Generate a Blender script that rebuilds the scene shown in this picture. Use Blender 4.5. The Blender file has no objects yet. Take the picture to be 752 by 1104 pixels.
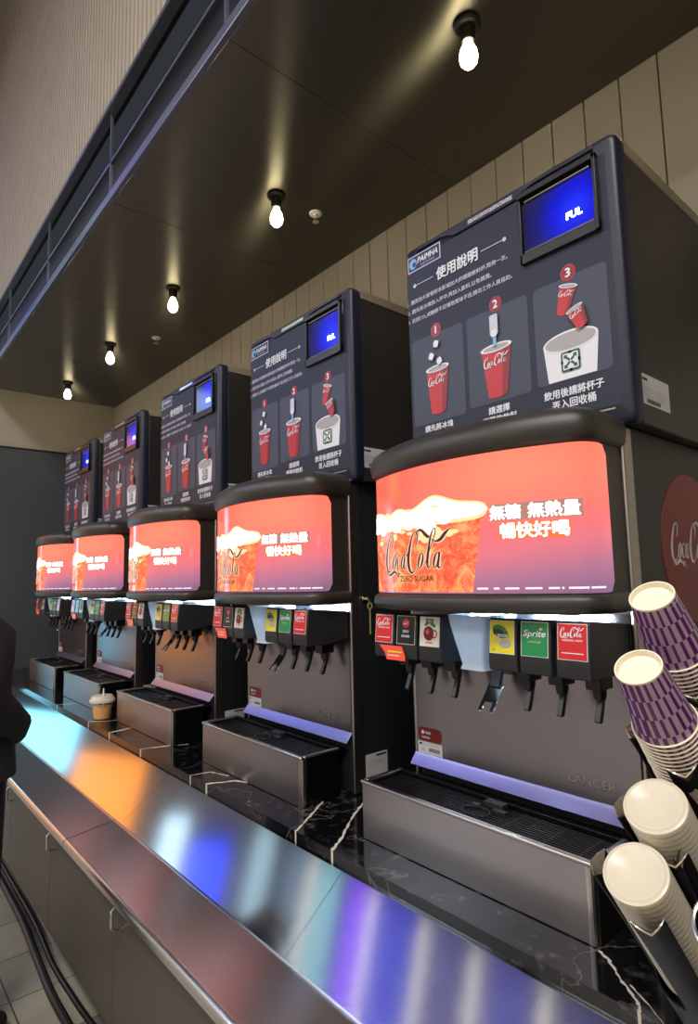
import bpy, math, random
from mathutils import Vector, Matrix
random.seed(7)
S = bpy.context.scene
COL = S.collection
PI = math.pi
R = math.radians

# ------------------------------------------------------------------ colours / materials
def lin(h):
    h = h.lstrip('#')
    o = []
    for i in (0, 2, 4):
        c = int(h[i:i+2], 16) / 255
        o.append(c / 12.92 if c <= .04045 else ((c + .055) / 1.055) ** 2.4)
    return tuple(o) + (1,)

def nodes(m):
    m.use_nodes = True
    return m.node_tree, m.node_tree.nodes, m.node_tree.links

def pbr(name, col, rough=.5, metal=0, spec=.5, bump=0, bscale=200, vary=0, vscale=6, coat=0, trans=0, alpha=1, sheen=0):
    m = bpy.data.materials.new(name)
    t, n, l = nodes(m)
    b = n['Principled BSDF']
    c = lin(col) if isinstance(col, str) else col
    b.inputs['Base Color'].default_value = c
    b.inputs['Roughness'].default_value = rough
    b.inputs['Metallic'].default_value = metal
    b.inputs['Specular IOR Level'].default_value = spec
    b.inputs['Coat Weight'].default_value = coat
    b.inputs['Transmission Weight'].default_value = trans
    b.inputs['Alpha'].default_value = alpha
    b.inputs['Sheen Weight'].default_value = sheen
    tc = n.new('ShaderNodeTexCoord')
    if bump:
        ns = n.new('ShaderNodeTexNoise'); ns.inputs['Scale'].default_value = bscale; ns.inputs['Detail'].default_value = 3
        l.new(tc.outputs['Object'], ns.inputs['Vector'])
        bp = n.new('ShaderNodeBump'); bp.inputs['Strength'].default_value = bump; bp.inputs['Distance'].default_value = .002
        l.new(ns.outputs['Fac'], bp.inputs['Height']); l.new(bp.outputs['Normal'], b.inputs['Normal'])
    if vary:
        ns = n.new('ShaderNodeTexNoise'); ns.inputs['Scale'].default_value = vscale; ns.inputs['Detail'].default_value = 4
        l.new(tc.outputs['Object'], ns.inputs['Vector'])
        mx = n.new('ShaderNodeMix'); mx.data_type = 'RGBA'
        mx.inputs['A'].default_value = tuple(x * (1 - vary) for x in c[:3]) + (1,)
        mx.inputs['B'].default_value = tuple(min(1, x * (1 + vary)) for x in c[:3]) + (1,)
        l.new(ns.outputs['Fac'], mx.inputs['Factor']); l.new(mx.outputs['Result'], b.inputs['Base Color'])
    return m

def emis(name, col, strength, base='#000000', rough=.3):
    m = pbr(name, base, rough)
    b = m.node_tree.nodes['Principled BSDF']
    b.inputs['Emission Color'].default_value = lin(col)
    b.inputs['Emission Strength'].default_value = strength
    return m

def brushed(name, col, rough, aniso, tangent, stretch, amt=.12, vary=.12, bump=.0):
    """brushed sheet metal: tangent is the direction highlights smear along, fine lines run across it"""
    m = bpy.data.materials.new(name)
    t, n, l = nodes(m)
    b = n['Principled BSDF']
    b.inputs['Metallic'].default_value = 1
    b.inputs['Anisotropic'].default_value = aniso
    cx = n.new('ShaderNodeCombineXYZ')
    for i in range(3): cx.inputs[i].default_value = tangent[i]
    l.new(cx.outputs[0], b.inputs['Tangent'])
    tc = n.new('ShaderNodeTexCoord'); mp = n.new('ShaderNodeMapping'); mp.inputs['Scale'].default_value = stretch
    ns = n.new('ShaderNodeTexNoise'); ns.inputs['Scale'].default_value = 1; ns.inputs['Detail'].default_value = 5
    l.new(tc.outputs['Object'], mp.inputs[0]); l.new(mp.outputs[0], ns.inputs['Vector'])
    mr = n.new('ShaderNodeMapRange'); mr.inputs['To Min'].default_value = rough - amt * rough; mr.inputs['To Max'].default_value = rough + amt * rough
    l.new(ns.outputs['Fac'], mr.inputs['Value']); l.new(mr.outputs[0], b.inputs['Roughness'])
    c = lin(col)
    mx = n.new('ShaderNodeMix'); mx.data_type = 'RGBA'
    mx.inputs['A'].default_value = tuple(x * (1 - vary) for x in c[:3]) + (1,)
    mx.inputs['B'].default_value = tuple(min(1, x * (1 + vary)) for x in c[:3]) + (1,)
    l.new(ns.outputs['Fac'], mx.inputs['Factor']); l.new(mx.outputs['Result'], b.inputs['Base Color'])
    if bump:
        bp = n.new('ShaderNodeBump'); bp.inputs['Strength'].default_value = bump; bp.inputs['Distance'].default_value = .001
        l.new(ns.outputs['Fac'], bp.inputs['Height']); l.new(bp.outputs['Normal'], b.inputs['Normal'])
    return m

M = {}
M['splash'] = brushed('splash_steel', '#99949c', .24, .6, (0, 0, 1), (3, 3, 500), .1, .04)
M['lip'] = brushed('lip_steel', '#9d9cc6', .30, .3, (0, .5, .86), (2, 2, 30), .1, .04)
M['tray_steel'] = brushed('tray_steel', '#a8a3a6', .30, .5, (0, 0, 1), (2, 2, 400), .1, .04)
M['rim_steel'] = pbr('rim_steel', '#c4c2be', .28, 1)
M['panel_steel'] = brushed('panel_steel', '#b4b8be', .12, .6, (0, -.77, -.63), (1.5, 400, 400), .1, .03)
M['rail_steel'] = brushed('rail_steel', '#dcdadc', .25, .55, (0, 1, 0), (1.5, 400, 400), .1, .03)
M['strip_steel'] = pbr('strip_steel', '#b4aeaa', .33, 1)
M['chrome'] = pbr('chrome', '#d8d8d8', .12, 1)
M['black_plastic'] = pbr('black_plastic', '#17181b', .32, 0, .5, bump=.15, bscale=900)
M['header_plastic'] = pbr('header_plastic', '#322f2b', .33, 0, .55, bump=.25, bscale=1100)
M['valve_plastic'] = pbr('valve_plastic', '#26272a', .42, 0, .5)
M['side_black'] = pbr('side_black', '#222428', .42, 0, .4, bump=.08, bscale=1500)
M['box_side'] = pbr('box_side', '#353230', .42, .3, .5, bump=.06, bscale=1500)
M['box_top'] = pbr('box_top', '#a89c88', .45, .5)
M['door_navy'] = pbr('door_navy', '#151a30', .4, 0, .5, bump=.1, bscale=900)
M['poster_navy'] = pbr('poster_navy', '#1a2038', .5)
M['poster_panel'] = pbr('poster_panel', '#40465a', .5)
M['print_white'] = pbr('print_white', '#e4e6f0', .4)
M['print_grey'] = pbr('print_grey', '#a9a6aa', .4)
M['print_lav'] = pbr('print_lav', '#c9cbe0', .4)
M['print_red'] = pbr('print_red', '#c02a35', .38)
M['print_red_dark'] = pbr('print_red_dark', '#8e1f2c', .38)
M['print_blue'] = pbr('print_blue', '#79b4e0', .4)
M['print_green'] = pbr('print_green', '#1d5a45', .4)
M['logo_blue'] = pbr('logo_blue', '#14204a', .35)
M['black_line'] = pbr('black_line', '#101014', .4)
M['key_brass'] = pbr('key_brass', '#d8c48a', .35, .35)
M['glass_dark'] = pbr('display_glass', '#0a0a10', .08)
M['sticker'] = pbr('sticker_paper', '#c9c9cc', .5)
M['label_red'] = pbr('label_red', '#d3242c', .25, coat=.5)
M['label_black'] = pbr('label_black', '#101114', .22, coat=.5)
M['label_white'] = pbr('label_white', '#e8ebe6', .25, coat=.5)
M['label_yellow'] = pbr('label_yellow', '#e6d92a', .25, coat=.5)
M['label_green'] = pbr('label_green', '#168a50', .25, coat=.5)
M['card_red'] = pbr('card_red', '#ff5a4a', .4)
M['leaf_green'] = pbr('leaf_green', '#2c7a34', .4)
M['lemon'] = pbr('lemon', '#d9c96a', .4)
M['disc_red'] = pbr('disc_red', '#701019', .35, bump=.05, bscale=400)
M['disc_white'] = pbr('disc_white', '#c9c6c8', .4)
M['tray_black'] = pbr('tray_black', '#050608', .33, 0, .4)
M['bulb'] = emis('bulb_glow', '#fff0c4', 28)
M['filament'] = emis('filament', '#ffd890', 60)
M['led'] = emis('led_strip', '#bfe6ff', 22)
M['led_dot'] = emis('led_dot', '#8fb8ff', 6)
M['txt_glow'] = emis('text_glow', '#fffaf4', 2.2)
M['txt_glow_small'] = emis('small_text_glow', '#ffe8ee', 1.2)
M['txt_dark'] = emis('dark_ink_backlit', '#5a2a20', .5)
M['txt_edge'] = emis('pale_ink_backlit', '#ffd0b0', 1.1)
M['band_grey'] = emis('grey_ink_backlit', '#c08b7e', .85)
M['band_orange'] = emis('orange_ink_backlit', '#ff7a3c', 1.0)
M['disp_txt'] = emis('display_text', '#cfe0ff', 8)
M['socket'] = pbr('socket_black', '#1c1a18', .35, .3)
M['cap_white'] = pbr('cap_white', '#d8d4cc', .4)
M['ceiling'] = None
M['cable'] = pbr('cable_rubber', '#060607', .42)
M['lid'] = None
M['cup_white'] = pbr('cup_white', '#f2e8d0', .5)
M['holder'] = pbr('holder_black', '#060607', .6, 0, .2)
M['holder_tab'] = pbr('holder_tab', '#d9d2c2', .2, .9)
M['cloth_black'] = pbr('cloth_black', '#0a0b0f', .85, sheen=0, bump=.4, bscale=60)
M['cloth_trouser'] = pbr('cloth_trouser', '#0c0d13', .9, bump=.3, bscale=80)
M['skin'] = pbr('skin', '#b98a70', .55)
M['hair'] = pbr('hair', '#0d0b0a', .5, bump=.5, bscale=120)
M['shoe'] = pbr('shoe', '#111111', .4)
M['straw'] = pbr('straw', '#f0f0ee', .4)

def ceiling_mat():
    m = pbr('ceiling_black', '#7c786e', .5, 1, .6)
    t, n, l = nodes(m); b = n['Principled BSDF']
    b.inputs['Anisotropic'].default_value = .97
    cx = n.new('ShaderNodeCombineXYZ')
    for i, v in enumerate((.92, -.38, 0)): cx.inputs[i].default_value = v
    l.new(cx.outputs[0], b.inputs['Tangent'])
    tc = n.new('ShaderNodeTexCoord'); ns = n.new('ShaderNodeTexNoise'); ns.inputs['Scale'].default_value = 3; ns.inputs['Detail'].default_value = 6
    l.new(tc.outputs['Object'], ns.inputs['Vector'])
    mr = n.new('ShaderNodeMapRange'); mr.inputs['To Min'].default_value = .45; mr.inputs['To Max'].default_value = .49
    l.new(ns.outputs['Fac'], mr.inputs['Value']); l.new(mr.outputs[0], b.inputs['Roughness'])
    return m
M['ceiling'] = ceiling_mat()

def translucent(name, col, fac=.5, rough=.35, tint=None):
    m = bpy.data.materials.new(name)
    t, n, l = nodes(m); b = n['Principled BSDF']; out = n['Material Output']
    b.inputs['Base Color'].default_value = lin(col); b.inputs['Roughness'].default_value = rough
    tr = n.new('ShaderNodeBsdfTranslucent'); tr.inputs['Color'].default_value = lin(tint or col)
    mx = n.new('ShaderNodeMixShader'); mx.inputs[0].default_value = fac
    l.new(b.outputs[0], mx.inputs[1]); l.new(tr.outputs[0], mx.inputs[2]); l.new(mx.outputs[0], out.inputs['Surface'])
    return m
M['lid'] = translucent('lid_plastic', '#f4ecd8', .35, .3)
M['chute'] = translucent('chute_plastic', '#e4eef8', .5, .25)
def clear(name, col, a=.35, rough=.15):
    m = bpy.data.materials.new(name)
    t, n, l = nodes(m); b = n['Principled BSDF']; out = n['Material Output']
    b.inputs['Base Color'].default_value = lin(col); b.inputs['Roughness'].default_value = rough
    tr = n.new('ShaderNodeBsdfTransparent'); mx = n.new('ShaderNodeMixShader'); mx.inputs[0].default_value = 1 - a
    l.new(b.outputs[0], mx.inputs[1]); l.new(tr.outputs[0], mx.inputs[2]); l.new(mx.outputs[0], out.inputs['Surface'])
    return m
M['clear_cup'] = clear('clear_cup', '#f4efe6', .10)
M['tea'] = pbr('tea', '#eaa200', .2)

def marble():
    m = pbr('black_marble', '#0b0b0d', .11, 0, .35)
    t, n, l = nodes(m); b = n['Principled BSDF']
    tc = n.new('ShaderNodeTexCoord')
    def vein(scale, lo, hi, seed):
        mp = n.new('ShaderNodeMapping'); mp.inputs['Location'].default_value = (seed, seed * .7, 0); mp.inputs['Scale'].default_value = (scale, scale * .7, scale)
        ns = n.new('ShaderNodeTexNoise'); ns.inputs['Scale'].default_value = 1; ns.inputs['Detail'].default_value = 8; ns.inputs['Distortion'].default_value = .6
        l.new(tc.outputs['Object'], mp.inputs[0]); l.new(mp.outputs[0], ns.inputs['Vector'])
        s = n.new('ShaderNodeMath'); s.operation = 'SUBTRACT'; s.inputs[1].default_value = .5; l.new(ns.outputs['Fac'], s.inputs[0])
        a = n.new('ShaderNodeMath'); a.operation = 'ABSOLUTE'; l.new(s.outputs[0], a.inputs[0])
        r = n.new('ShaderNodeMapRange'); r.inputs['From Min'].default_value = lo; r.inputs['From Max'].default_value = hi
        r.inputs['To Min'].default_value = 1; r.inputs['To Max'].default_value = 0; l.new(a.outputs[0], r.inputs['Value'])
        return r
    v = vein(3.2, .001, .006, 3.1)
    bl = n.new('ShaderNodeTexNoise'); bl.inputs['Scale'].default_value = 26; bl.inputs['Detail'].default_value = 7; l.new(tc.outputs['Object'], bl.inputs['Vector'])
    rr = n.new('ShaderNodeMapRange'); rr.inputs['From Min'].default_value = .56; rr.inputs['From Max'].default_value = .75; rr.inputs['To Max'].default_value = .16
    l.new(bl.outputs['Fac'], rr.inputs['Value'])
    m1 = n.new('ShaderNodeMix'); m1.data_type = 'RGBA'; m1.inputs['A'].default_value = lin('#0c0c0f'); m1.inputs['B'].default_value = lin('#9a958c')
    l.new(rr.outputs[0], m1.inputs['Factor'])
    vv = n.new('ShaderNodeMath'); vv.operation = 'MULTIPLY'; vv.inputs[1].default_value = .12; l.new(v.outputs[0], vv.inputs[0])
    m2 = n.new('ShaderNodeMix'); m2.data_type = 'RGBA'; m2.inputs['B'].default_value = lin('#cfc8bc')
    l.new(m1.outputs['Result'], m2.inputs['A']); l.new(vv.outputs[0], m2.inputs['Factor'])
    l.new(m2.outputs['Result'], b.inputs['Base Color'])
    return m
M['marble'] = marble()
M['vein'] = pbr('marble_vein', '#d8cfbd', .12)

def floor_mat():
    m = pbr('floor_tile', '#77726a', .35)
    t, n, l = nodes(m); b = n['Principled BSDF']
    tc = n.new('ShaderNodeTexCoord')
    br = n.new('ShaderNodeTexBrick'); br.offset = 0; br.squash = 1
    br.inputs['Scale'].default_value = 1; br.inputs['Brick Width'].default_value = .3; br.inputs['Row Height'].default_value = .3
    br.inputs['Mortar Size'].default_value = .003
    br.inputs['Color1'].default_value = lin('#b0a896'); br.inputs['Color2'].default_value = lin('#77736c'); br.inputs['Mortar'].default_value = lin('#3c3a38')
    l.new(tc.outputs['Object'], br.inputs['Vector'])
    ns = n.new('ShaderNodeTexNoise'); ns.inputs['Scale'].default_value = 14; ns.inputs['Detail'].default_value = 6; l.new(tc.outputs['Object'], ns.inputs['Vector'])
    mx = n.new('ShaderNodeMix'); mx.data_type = 'RGBA'; mx.blend_type = 'MULTIPLY'; mx.inputs['Factor'].default_value = .35
    l.new(br.outputs['Color'], mx.inputs['A']); l.new(ns.outputs['Color'], mx.inputs['B']); l.new(mx.outputs['Result'], b.inputs['Base Color'])
    return m
M['floor'] = floor_mat()
M['plank'] = pbr('beige_plank', '#bcb5a4', .5, 0, .4, vary=.10, vscale=3)
M['gap'] = pbr('plank_gap', '#15110c', .8)
M['end_beige'] = pbr('end_wall_beige', '#a9a393', .6, vary=.05)
M['end_dark'] = pbr('end_wall_dark', '#464c53', .55, vary=.1, vscale=2)
M['slat'] = pbr('slat_taupe', '#b5aa9b', .55, vary=.1, vscale=5)
M['slat_back'] = pbr('slat_back', '#2a2420', .8)
M['soffit_steel'] = pbr('soffit_trim', '#8b8f9c', .3, .8)
M['recess'] = pbr('recess_dark', '#0d0e12', .5)
M['cabinet'] = pbr('cabinet_front', '#57534a', .42, .35, .5, vary=.1, vscale=2, bump=.05, bscale=700)
M['kick'] = pbr('toe_kick', '#0b0b0c', .3)
M['hall'] = pbr('hall_wall', '#a89f95', .7)
M['hall_ceil'] = pbr('hall_ceiling', '#1c1b1c', .7)

# ------------------------------------------------------------------ mesh builder
class MB:
    def __init__(s): s.v = []; s.f = []; s.m = []; s.sm = []; s.mats = []
    def mi(s, mat):
        mat = M[mat] if isinstance(mat, str) else mat
        if mat not in s.mats: s.mats.append(mat)
        return s.mats.index(mat)
    def add(s, vs, fs, mat, smooth=False):
        o = len(s.v); s.v += [tuple(p) for p in vs]; k = s.mi(mat)
        for f in fs: s.f.append([i + o for i in f]); s.m.append(k)
        return s
    def box(s, x0, x1, y0, y1, z0, z1, mat):
        vs = [(x, y, z) for x in (x0, x1) for y in (y0, y1) for z in (z0, z1)]
        return s.add(vs, [(0, 1, 3, 2), (4, 6, 7, 5), (0, 4, 5, 1), (2, 3, 7, 6), (0, 2, 6, 4), (1, 5, 7, 3)], mat)
    def prism(s, pts, ax, a, b, mat):
        """pts: closed 2-D outline in the two other axes, swept along ax from a to b"""
        def P(p, t):
            return {'x': (t, p[0], p[1]), 'y': (p[0], t, p[1]), 'z': (p[0], p[1], t)}[ax]
        n = len(pts); vs = [P(p, a) for p in pts] + [P(p, b) for p in pts]
        fs = [tuple(range(n))[::-1], tuple(range(n, 2 * n))] + [(i, (i + 1) % n, n + (i + 1) % n, n + i) for i in range(n)]
        return s.add(vs, fs, mat)
    def tube(s, path, r, mat, n=10, cap=True):
        path = [Vector(p) for p in path]; rs = r if isinstance(r, (list, tuple)) else [r] * len(path)
        vs = []; fs = []
        up = None
        for i, p in enumerate(path):
            d = (path[min(i + 1, len(path) - 1)] - path[max(i - 1, 0)]).normalized()
            if up is None:
                up = Vector((0, 0, 1)) if abs(d.z) < .9 else Vector((1, 0, 0))
            a = d.cross(up).normalized(); b = a.cross(d).normalized(); up = b
            for k in range(n):
                t = 2 * PI * k / n
                vs.append(p + (a * math.cos(t) + b * math.sin(t)) * rs[i])
        for i in range(len(path) - 1):
            for k in range(n):
                k2 = (k + 1) % n
                fs.append((i * n + k, i * n + k2, (i + 1) * n + k2, (i + 1) * n + k))
        if cap: fs.append(tuple(range(n))[::-1]); fs.append(tuple(range((len(path) - 1) * n, len(path) * n)))
        return s.add(vs, fs, mat)
    def lathe(s, prof, mat, c=(0, 0, 0), n=32, frame=None, matfn=None, closed=False):
        """prof: (radius, height) pairs; frame: 3x3 (e1,e2,axis)"""
        e1, e2, ax = frame or (Vector((1, 0, 0)), Vector((0, 1, 0)), Vector((0, 0, 1)))
        c = Vector(c); vs = []; 
        for r, h in prof:
            for k in range(n):
                t = 2 * PI * k / n
                vs.append(c + e1 * (r * math.cos(t)) + e2 * (r * math.sin(t)) + ax * h)
        o = len(s.v); s.v += [tuple(p) for p in vs]
        for i in range(len(prof) - 1):
            for k in range(n):
                k2 = (k + 1) % n
                mt = matfn(i, k) if matfn else mat
                s.f.append([o + i * n + k, o + i * n + k2, o + (i + 1) * n + k2, o + (i + 1) * n + k]); s.m.append(s.mi(mt))
        if prof[0][0] > 1e-6 and closed: s.f.append([o + k for k in range(n)][::-1]); s.m.append(s.mi(mat))
        if prof[-1][0] > 1e-6 and closed: s.f.append([o + (len(prof) - 1) * n + k for k in range(n)]); s.m.append(s.mi(mat))
        return s
    def build(s, name, parent=None, bevel=0, seg=2, smooth=35, loc=None):
        me = bpy.data.meshes.new(name)
        if parent is not None: off = WORLD[parent.name]
        elif loc is not None: off = Vector(loc)
        else: off = Vector((0, 0, 0))
        me.from_pydata([tuple(Vector(p) - off) for p in s.v], [], s.f)
        for mt in s.mats: me.materials.append(mt)
        me.polygons.foreach_set('material_index', s.m)
        me.validate(); me.update()
        import bmesh
        bm = bmesh.new(); bm.from_mesh(me); bmesh.ops.recalc_face_normals(bm, faces=bm.faces[:]); bm.to_mesh(me); bm.free()
        if smooth:
            me.shade_smooth(); me.set_sharp_from_angle(angle=R(smooth))
        o = bpy.data.objects.new(name, me); COL.objects.link(o)
        if parent is not None:
            o.parent = parent; WORLD[o.name] = off
        else:
            o.location = off; WORLD[o.name] = off
        if bevel:
            b = o.modifiers.new('bevel', 'BEVEL'); b.width = bevel; b.segments = seg; b.limit_method = 'ANGLE'; b.angle_limit = R(40); b.harden_normals = False
        return o
WORLD = {}
def empty(name, loc):
    o = bpy.data.objects.new(name, None); COL.objects.link(o); o.location = loc; o.empty_display_size = .05
    WORLD[o.name] = Vector(loc); return o
def tag(o, label, cat, group=None, kind=None):
    o['label'] = label; o['category'] = cat
    if group: o['group'] = group
    if kind: o['kind'] = kind
    return o
def struct(o): o['kind'] = 'structure'; return o
def copy_tree(o, parent=None):
    c = o.copy(); COL.objects.link(c)
    if parent is not None: c.parent = parent
    for ch in list(o.children): copy_tree(ch, c)
    return c

# ------------------------------------------------------------------ flat graphics
_tc = {}
def text_geo(body, bold=0.0, shear=0.0):
    key = (body, bold, shear)
    if key not in _tc:
        c = bpy.data.curves.new('t', 'FONT'); c.body = body; c.resolution_u = 2; c.offset = bold; c.shear = shear
        c.align_x = 'CENTER'; c.align_y = 'CENTER'
        o = bpy.data.objects.new('t', c); COL.objects.link(o)
        me = o.to_mesh()
        vs = [(v.co.x, v.co.y) for v in me.vertices]; fs = [tuple(p.vertices) for p in me.polygons]
        o.to_mesh_clear(); bpy.data.objects.remove(o); bpy.data.curves.remove(c)
        xs = [v[0] for v in vs]; ys = [v[1] for v in vs]
        _tc[key] = (vs, fs, min(xs), max(xs), min(ys), max(ys))
    return _tc[key]

class G:
    """2-D drawing laid on a surface through f(u, v, layer) -> point"""
    def __init__(s, mb, f): s.mb = mb; s.f = f
    def poly(s, pts, mat, l=1): s.mb.add([s.f(u, v, l) for u, v in pts], [tuple(range(len(pts)))], mat)
    def rect(s, u0, u1, v0, v1, mat, l=1, r=0, n=1):
        if r:
            p = []
            for cx, cy, a0 in ((u1 - r, v1 - r, 0), (u0 + r, v1 - r, 90), (u0 + r, v0 + r, 180), (u1 - r, v0 + r, 270)):
                for k in range(6): a = R(a0 + 18 * k); p.append((cx + r * math.cos(a), cy + r * math.sin(a)))
            s.poly(p, mat, l)
        else:
            for i in range(n):
                a = u0 + (u1 - u0) * i / n; b = u0 + (u1 - u0) * (i + 1) / n
                s.poly([(a, v0), (b, v0), (b, v1), (a, v1)], mat, l)
    def ell(s, u, v, a, b, mat, l=1, n=24, rot=0):
        c, d = math.cos(rot), math.sin(rot)
        s.poly([(u + a * math.cos(2 * PI * k / n) * c - b * math.sin(2 * PI * k / n) * d, v + a * math.cos(2 * PI * k / n) * d + b * math.sin(2 * PI * k / n) * c) for k in range(n)], mat, l)
    def ribbon(s, pts, w, mat, l=1):
        n = len(pts); ws = w if isinstance(w, (list, tuple)) else [w] * n
        vs = []
        for i in range(n):
            a = pts[max(i - 1, 0)]; b = pts[min(i + 1, n - 1)]
            dx, dy = b[0] - a[0], b[1] - a[1]; L = math.hypot(dx, dy) or 1
            nx, ny = -dy / L * ws[i] / 2, dx / L * ws[i] / 2
            vs += [s.f(pts[i][0] + nx, pts[i][1] + ny, l), s.f(pts[i][0] - nx, pts[i][1] - ny, l)]
        s.mb.add(vs, [(2 * i, 2 * i + 1, 2 * i + 3, 2 * i + 2) for i in range(n - 1)], mat)
    def text(s, body, u, v, h, mat, l=2, bold=.0, shear=0, w=None, align='c', rot=0):
        """h = cap/char height; w = total width to squeeze into"""
        vs, fs, x0, x1, y0, y1 = text_geo(body, 0.0, shear)
        k = h / (y1 - y0); kx = k if w is None else w / (x1 - x0)
        ax = {'c': (x0 + x1) / 2, 'l': x0, 'r': x1}[align]; ay = (y0 + y1) / 2
        c, d = math.cos(rot), math.sin(rot)
        for ci, (ox, oy) in enumerate([(0, 0)] if bold < .01 else [(bold, 0), (-bold, 0), (0, bold * .8), (0, -bold * .8)]):
            q = []
            for x, y in vs:
                X = (x + ox - ax) * kx; Y = (y + oy - ay) * k
                q.append(s.f(u + X * c - Y * d, v + X * d + Y * c, l + .2 * ci))
            s.mb.add(q, fs, mat)
    def script(s, u, v, w, mat, l=2, wt=1.0, rot=0, squash=1):
        """flowing Spencerian lettering: two capital C's with swashes, oca and ola; u,v = centre"""
        k = w / 3.3
        c, d = math.cos(rot), math.sin(rot)
        def T(p):
            X = (p[0] - 1.65) * k; Y = (p[1] - .42) * k * squash
            return (u + X * c - Y * d, v + X * d + Y * c)
        for pts, ws in SCRIPT:
            s.ribbon([T(p) for p in pts], [x * k * wt for x in ws], mat, l)

def spline(cp, n=8):
    """Catmull-Rom through (x, y, w)"""
    P = [cp[0]] + list(cp) + [cp[-1]]; out = []
    for i in range(1, len(P) - 2):
        for j in range(n):
            t = j / n; o = []
            for a in range(3):
                p0, p1, p2, p3 = P[i-1][a], P[i][a], P[i+1][a], P[i+2][a]
                o.append(.5 * (2*p1 + (p2-p0)*t + (2*p0-5*p1+4*p2-p3)*t*t + (3*p1-p0-3*p2+p3)*t**3))
            out.append(o)
    out.append(list(cp[-1])); return [(q[0], q[1]) for q in out], [max(.006, q[2]) for q in out]
def loop(cx, cy, a, b, sl=.35, w0=.025, w1=.085):
    p = []; w = []
    for k in range(25):
        t = 2 * PI * k / 24 + PI / 2
        y = b * math.sin(t); x = a * math.cos(t) + sl * y
        p.append((cx + x, cy + y)); w.append(w0 + (w1 - w0) * abs(math.cos(t)) ** 1.5)
    return p, w
SCRIPT = [
    spline([(.50,.60,.02),(.56,.74,.05),(.60,.90,.05),(.52,.97,.03),(.38,.90,.05),(.22,.66,.10),(.12,.36,.13),(.14,.12,.11),(.26,.02,.06),(.40,.06,.03),(.52,.20,.02)]),
    spline([(.14,.04,.02),(.26,-.06,.05),(.44,-.04,.09),(.62,.02,.09),(.78,-.04,.05),(.92,-.14,.03),(.86,-.02,.05),(.98,-.05,.03),(1.12,-.16,.01)]),
    loop(.66, .27, .085, .19),
    spline([(1.02,.40,.06),(.98,.46,.03),(.90,.42,.03),(.84,.28,.07),(.84,.14,.07),(.90,.09,.03),(1.0,.16,.02),(1.08,.26,.02)]),
    loop(1.15, .27, .075, .18),
    spline([(1.26,.46,.05),(1.22,.28,.075),(1.20,.13,.07),(1.25,.09,.03),(1.34,.18,.015)]),
    spline([(1.36,.40,.02),(1.42,.45,.07),(1.46,.42,.06),(1.50,.46,.02)], 4),
    spline([(1.82,.62,.02),(1.90,.80,.05),(1.90,.95,.05),(1.80,1.0,.03),(1.66,.88,.06),(1.52,.60,.11),(1.44,.32,.14),(1.48,.08,.12),(1.60,-.02,.06),(1.76,.06,.03),(1.86,.22,.02)]),
    spline([(1.80,.86,.02),(1.92,1.0,.05),(2.08,1.02,.08),(2.26,.90,.11),(2.38,.84,.08),(2.40,.88,.02)]),
    loop(2.02, .27, .085, .19),
    spline([(2.22,.20,.02),(2.44,.56,.03),(2.62,.86,.04),(2.66,1.0,.04),(2.58,1.02,.03),(2.46,.82,.07),(2.36,.50,.10),(2.30,.22,.10),(2.34,.09,.05),(2.44,.16,.02)]),
    loop(2.66, .27, .085, .18),
    spline([(2.80,.46,.06),(2.75,.28,.085),(2.72,.13,.08),(2.78,.08,.04),(2.90,.18,.02),(3.0,.30,.015)]),
    spline([(2.50,.78,.02),(2.66,.72,.05),(2.84,.76,.10),(3.0,.88,.10),(3.16,.98,.04),(3.28,1.0,.01)]),
]

# =================================================================== THE ROOM
ZS_ = .594
CT = .785          # worktop height
b = MB(); b.box(-5.9, 3.2, -9.0, .8, -.06, 0, 'floor'); struct(b.build('floor', smooth=0))
b = MB(); b.box(-5.9, 2.6, .735, .85, 0, 3.6, 'gap')
x = -.131 + .1435 * 18
while x > -5.9:
    x0 = max(x - .1375, -5.845)
    b.box(x0, x, .722, .735, 1.2, 3.493, 'plank'); x -= .1435
struct(b.build('wall_back', smooth=0))
b = MB()
b.box(-5.95, -5.845, -.6, .735, 2.93, 3.6, 'end_beige'); b.box(-5.95, -5.85, -.6, .735, 2.91, 2.93, 'gap'); b.box(-5.95, -5.845, -.6, .735, 0, 2.91, 'end_dark')
struct(b.build('wall_left', smooth=0))
# soffit ceiling over the machines, with sheet joints
b = MB()
sx = [-5.95, -4.62, -3.44, -2.26, -1.08, .10, 1.28, 2.6]
for i in range(len(sx) - 1): b.box(sx[i] + .0015, sx[i+1] - .0015, -.535, .735, 3.493, 3.53, 'ceiling')
b.box(-5.95, 2.6, -.53, .735, 3.532, 3.55, 'recess')
struct(b.build('ceiling', smooth=0))
# front fascia: bottom chord, middle rail, top chord, posts, dark recess, slatted wall above
b = MB(); b.box(-5.95, 2.6, -.558, -.535, 3.485, 3.53, 'soffit_steel'); struct(b.build('trim_1', bevel=.002, smooth=0))
b = MB(); b.box(-5.95, 2.6, -.552, -.54, 3.69, 3.708, 'soffit_steel')
for k in range(8): b.box(-5.8 + 1.18 * k, -5.785 + 1.18 * k, -.552, -.54, 3.53, 3.97, 'soffit_steel')
struct(b.build('trim_2', smooth=0))
b = MB(); b.box(-5.95, 2.6, -.44, -.40, 3.55, 3.97, 'recess'); struct(b.build('trim_3', smooth=0))
b = MB(); b.box(-8.99, 2.6, -.574, -.53, 3.965, 3.99, 'soffit_steel'); struct(b.build('trim_4', smooth=0))
b = MB(); b.box(-8.99, 2.6, -.53, -.50, 3.99, 8.6, 'slat_back')
x = -8.98
while x < 2.6: b.box(x, x + .028, -.566, -.53, 3.99, 8.6, 'slat'); x += .052
struct(b.build('wall_upper', smooth=0))
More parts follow.
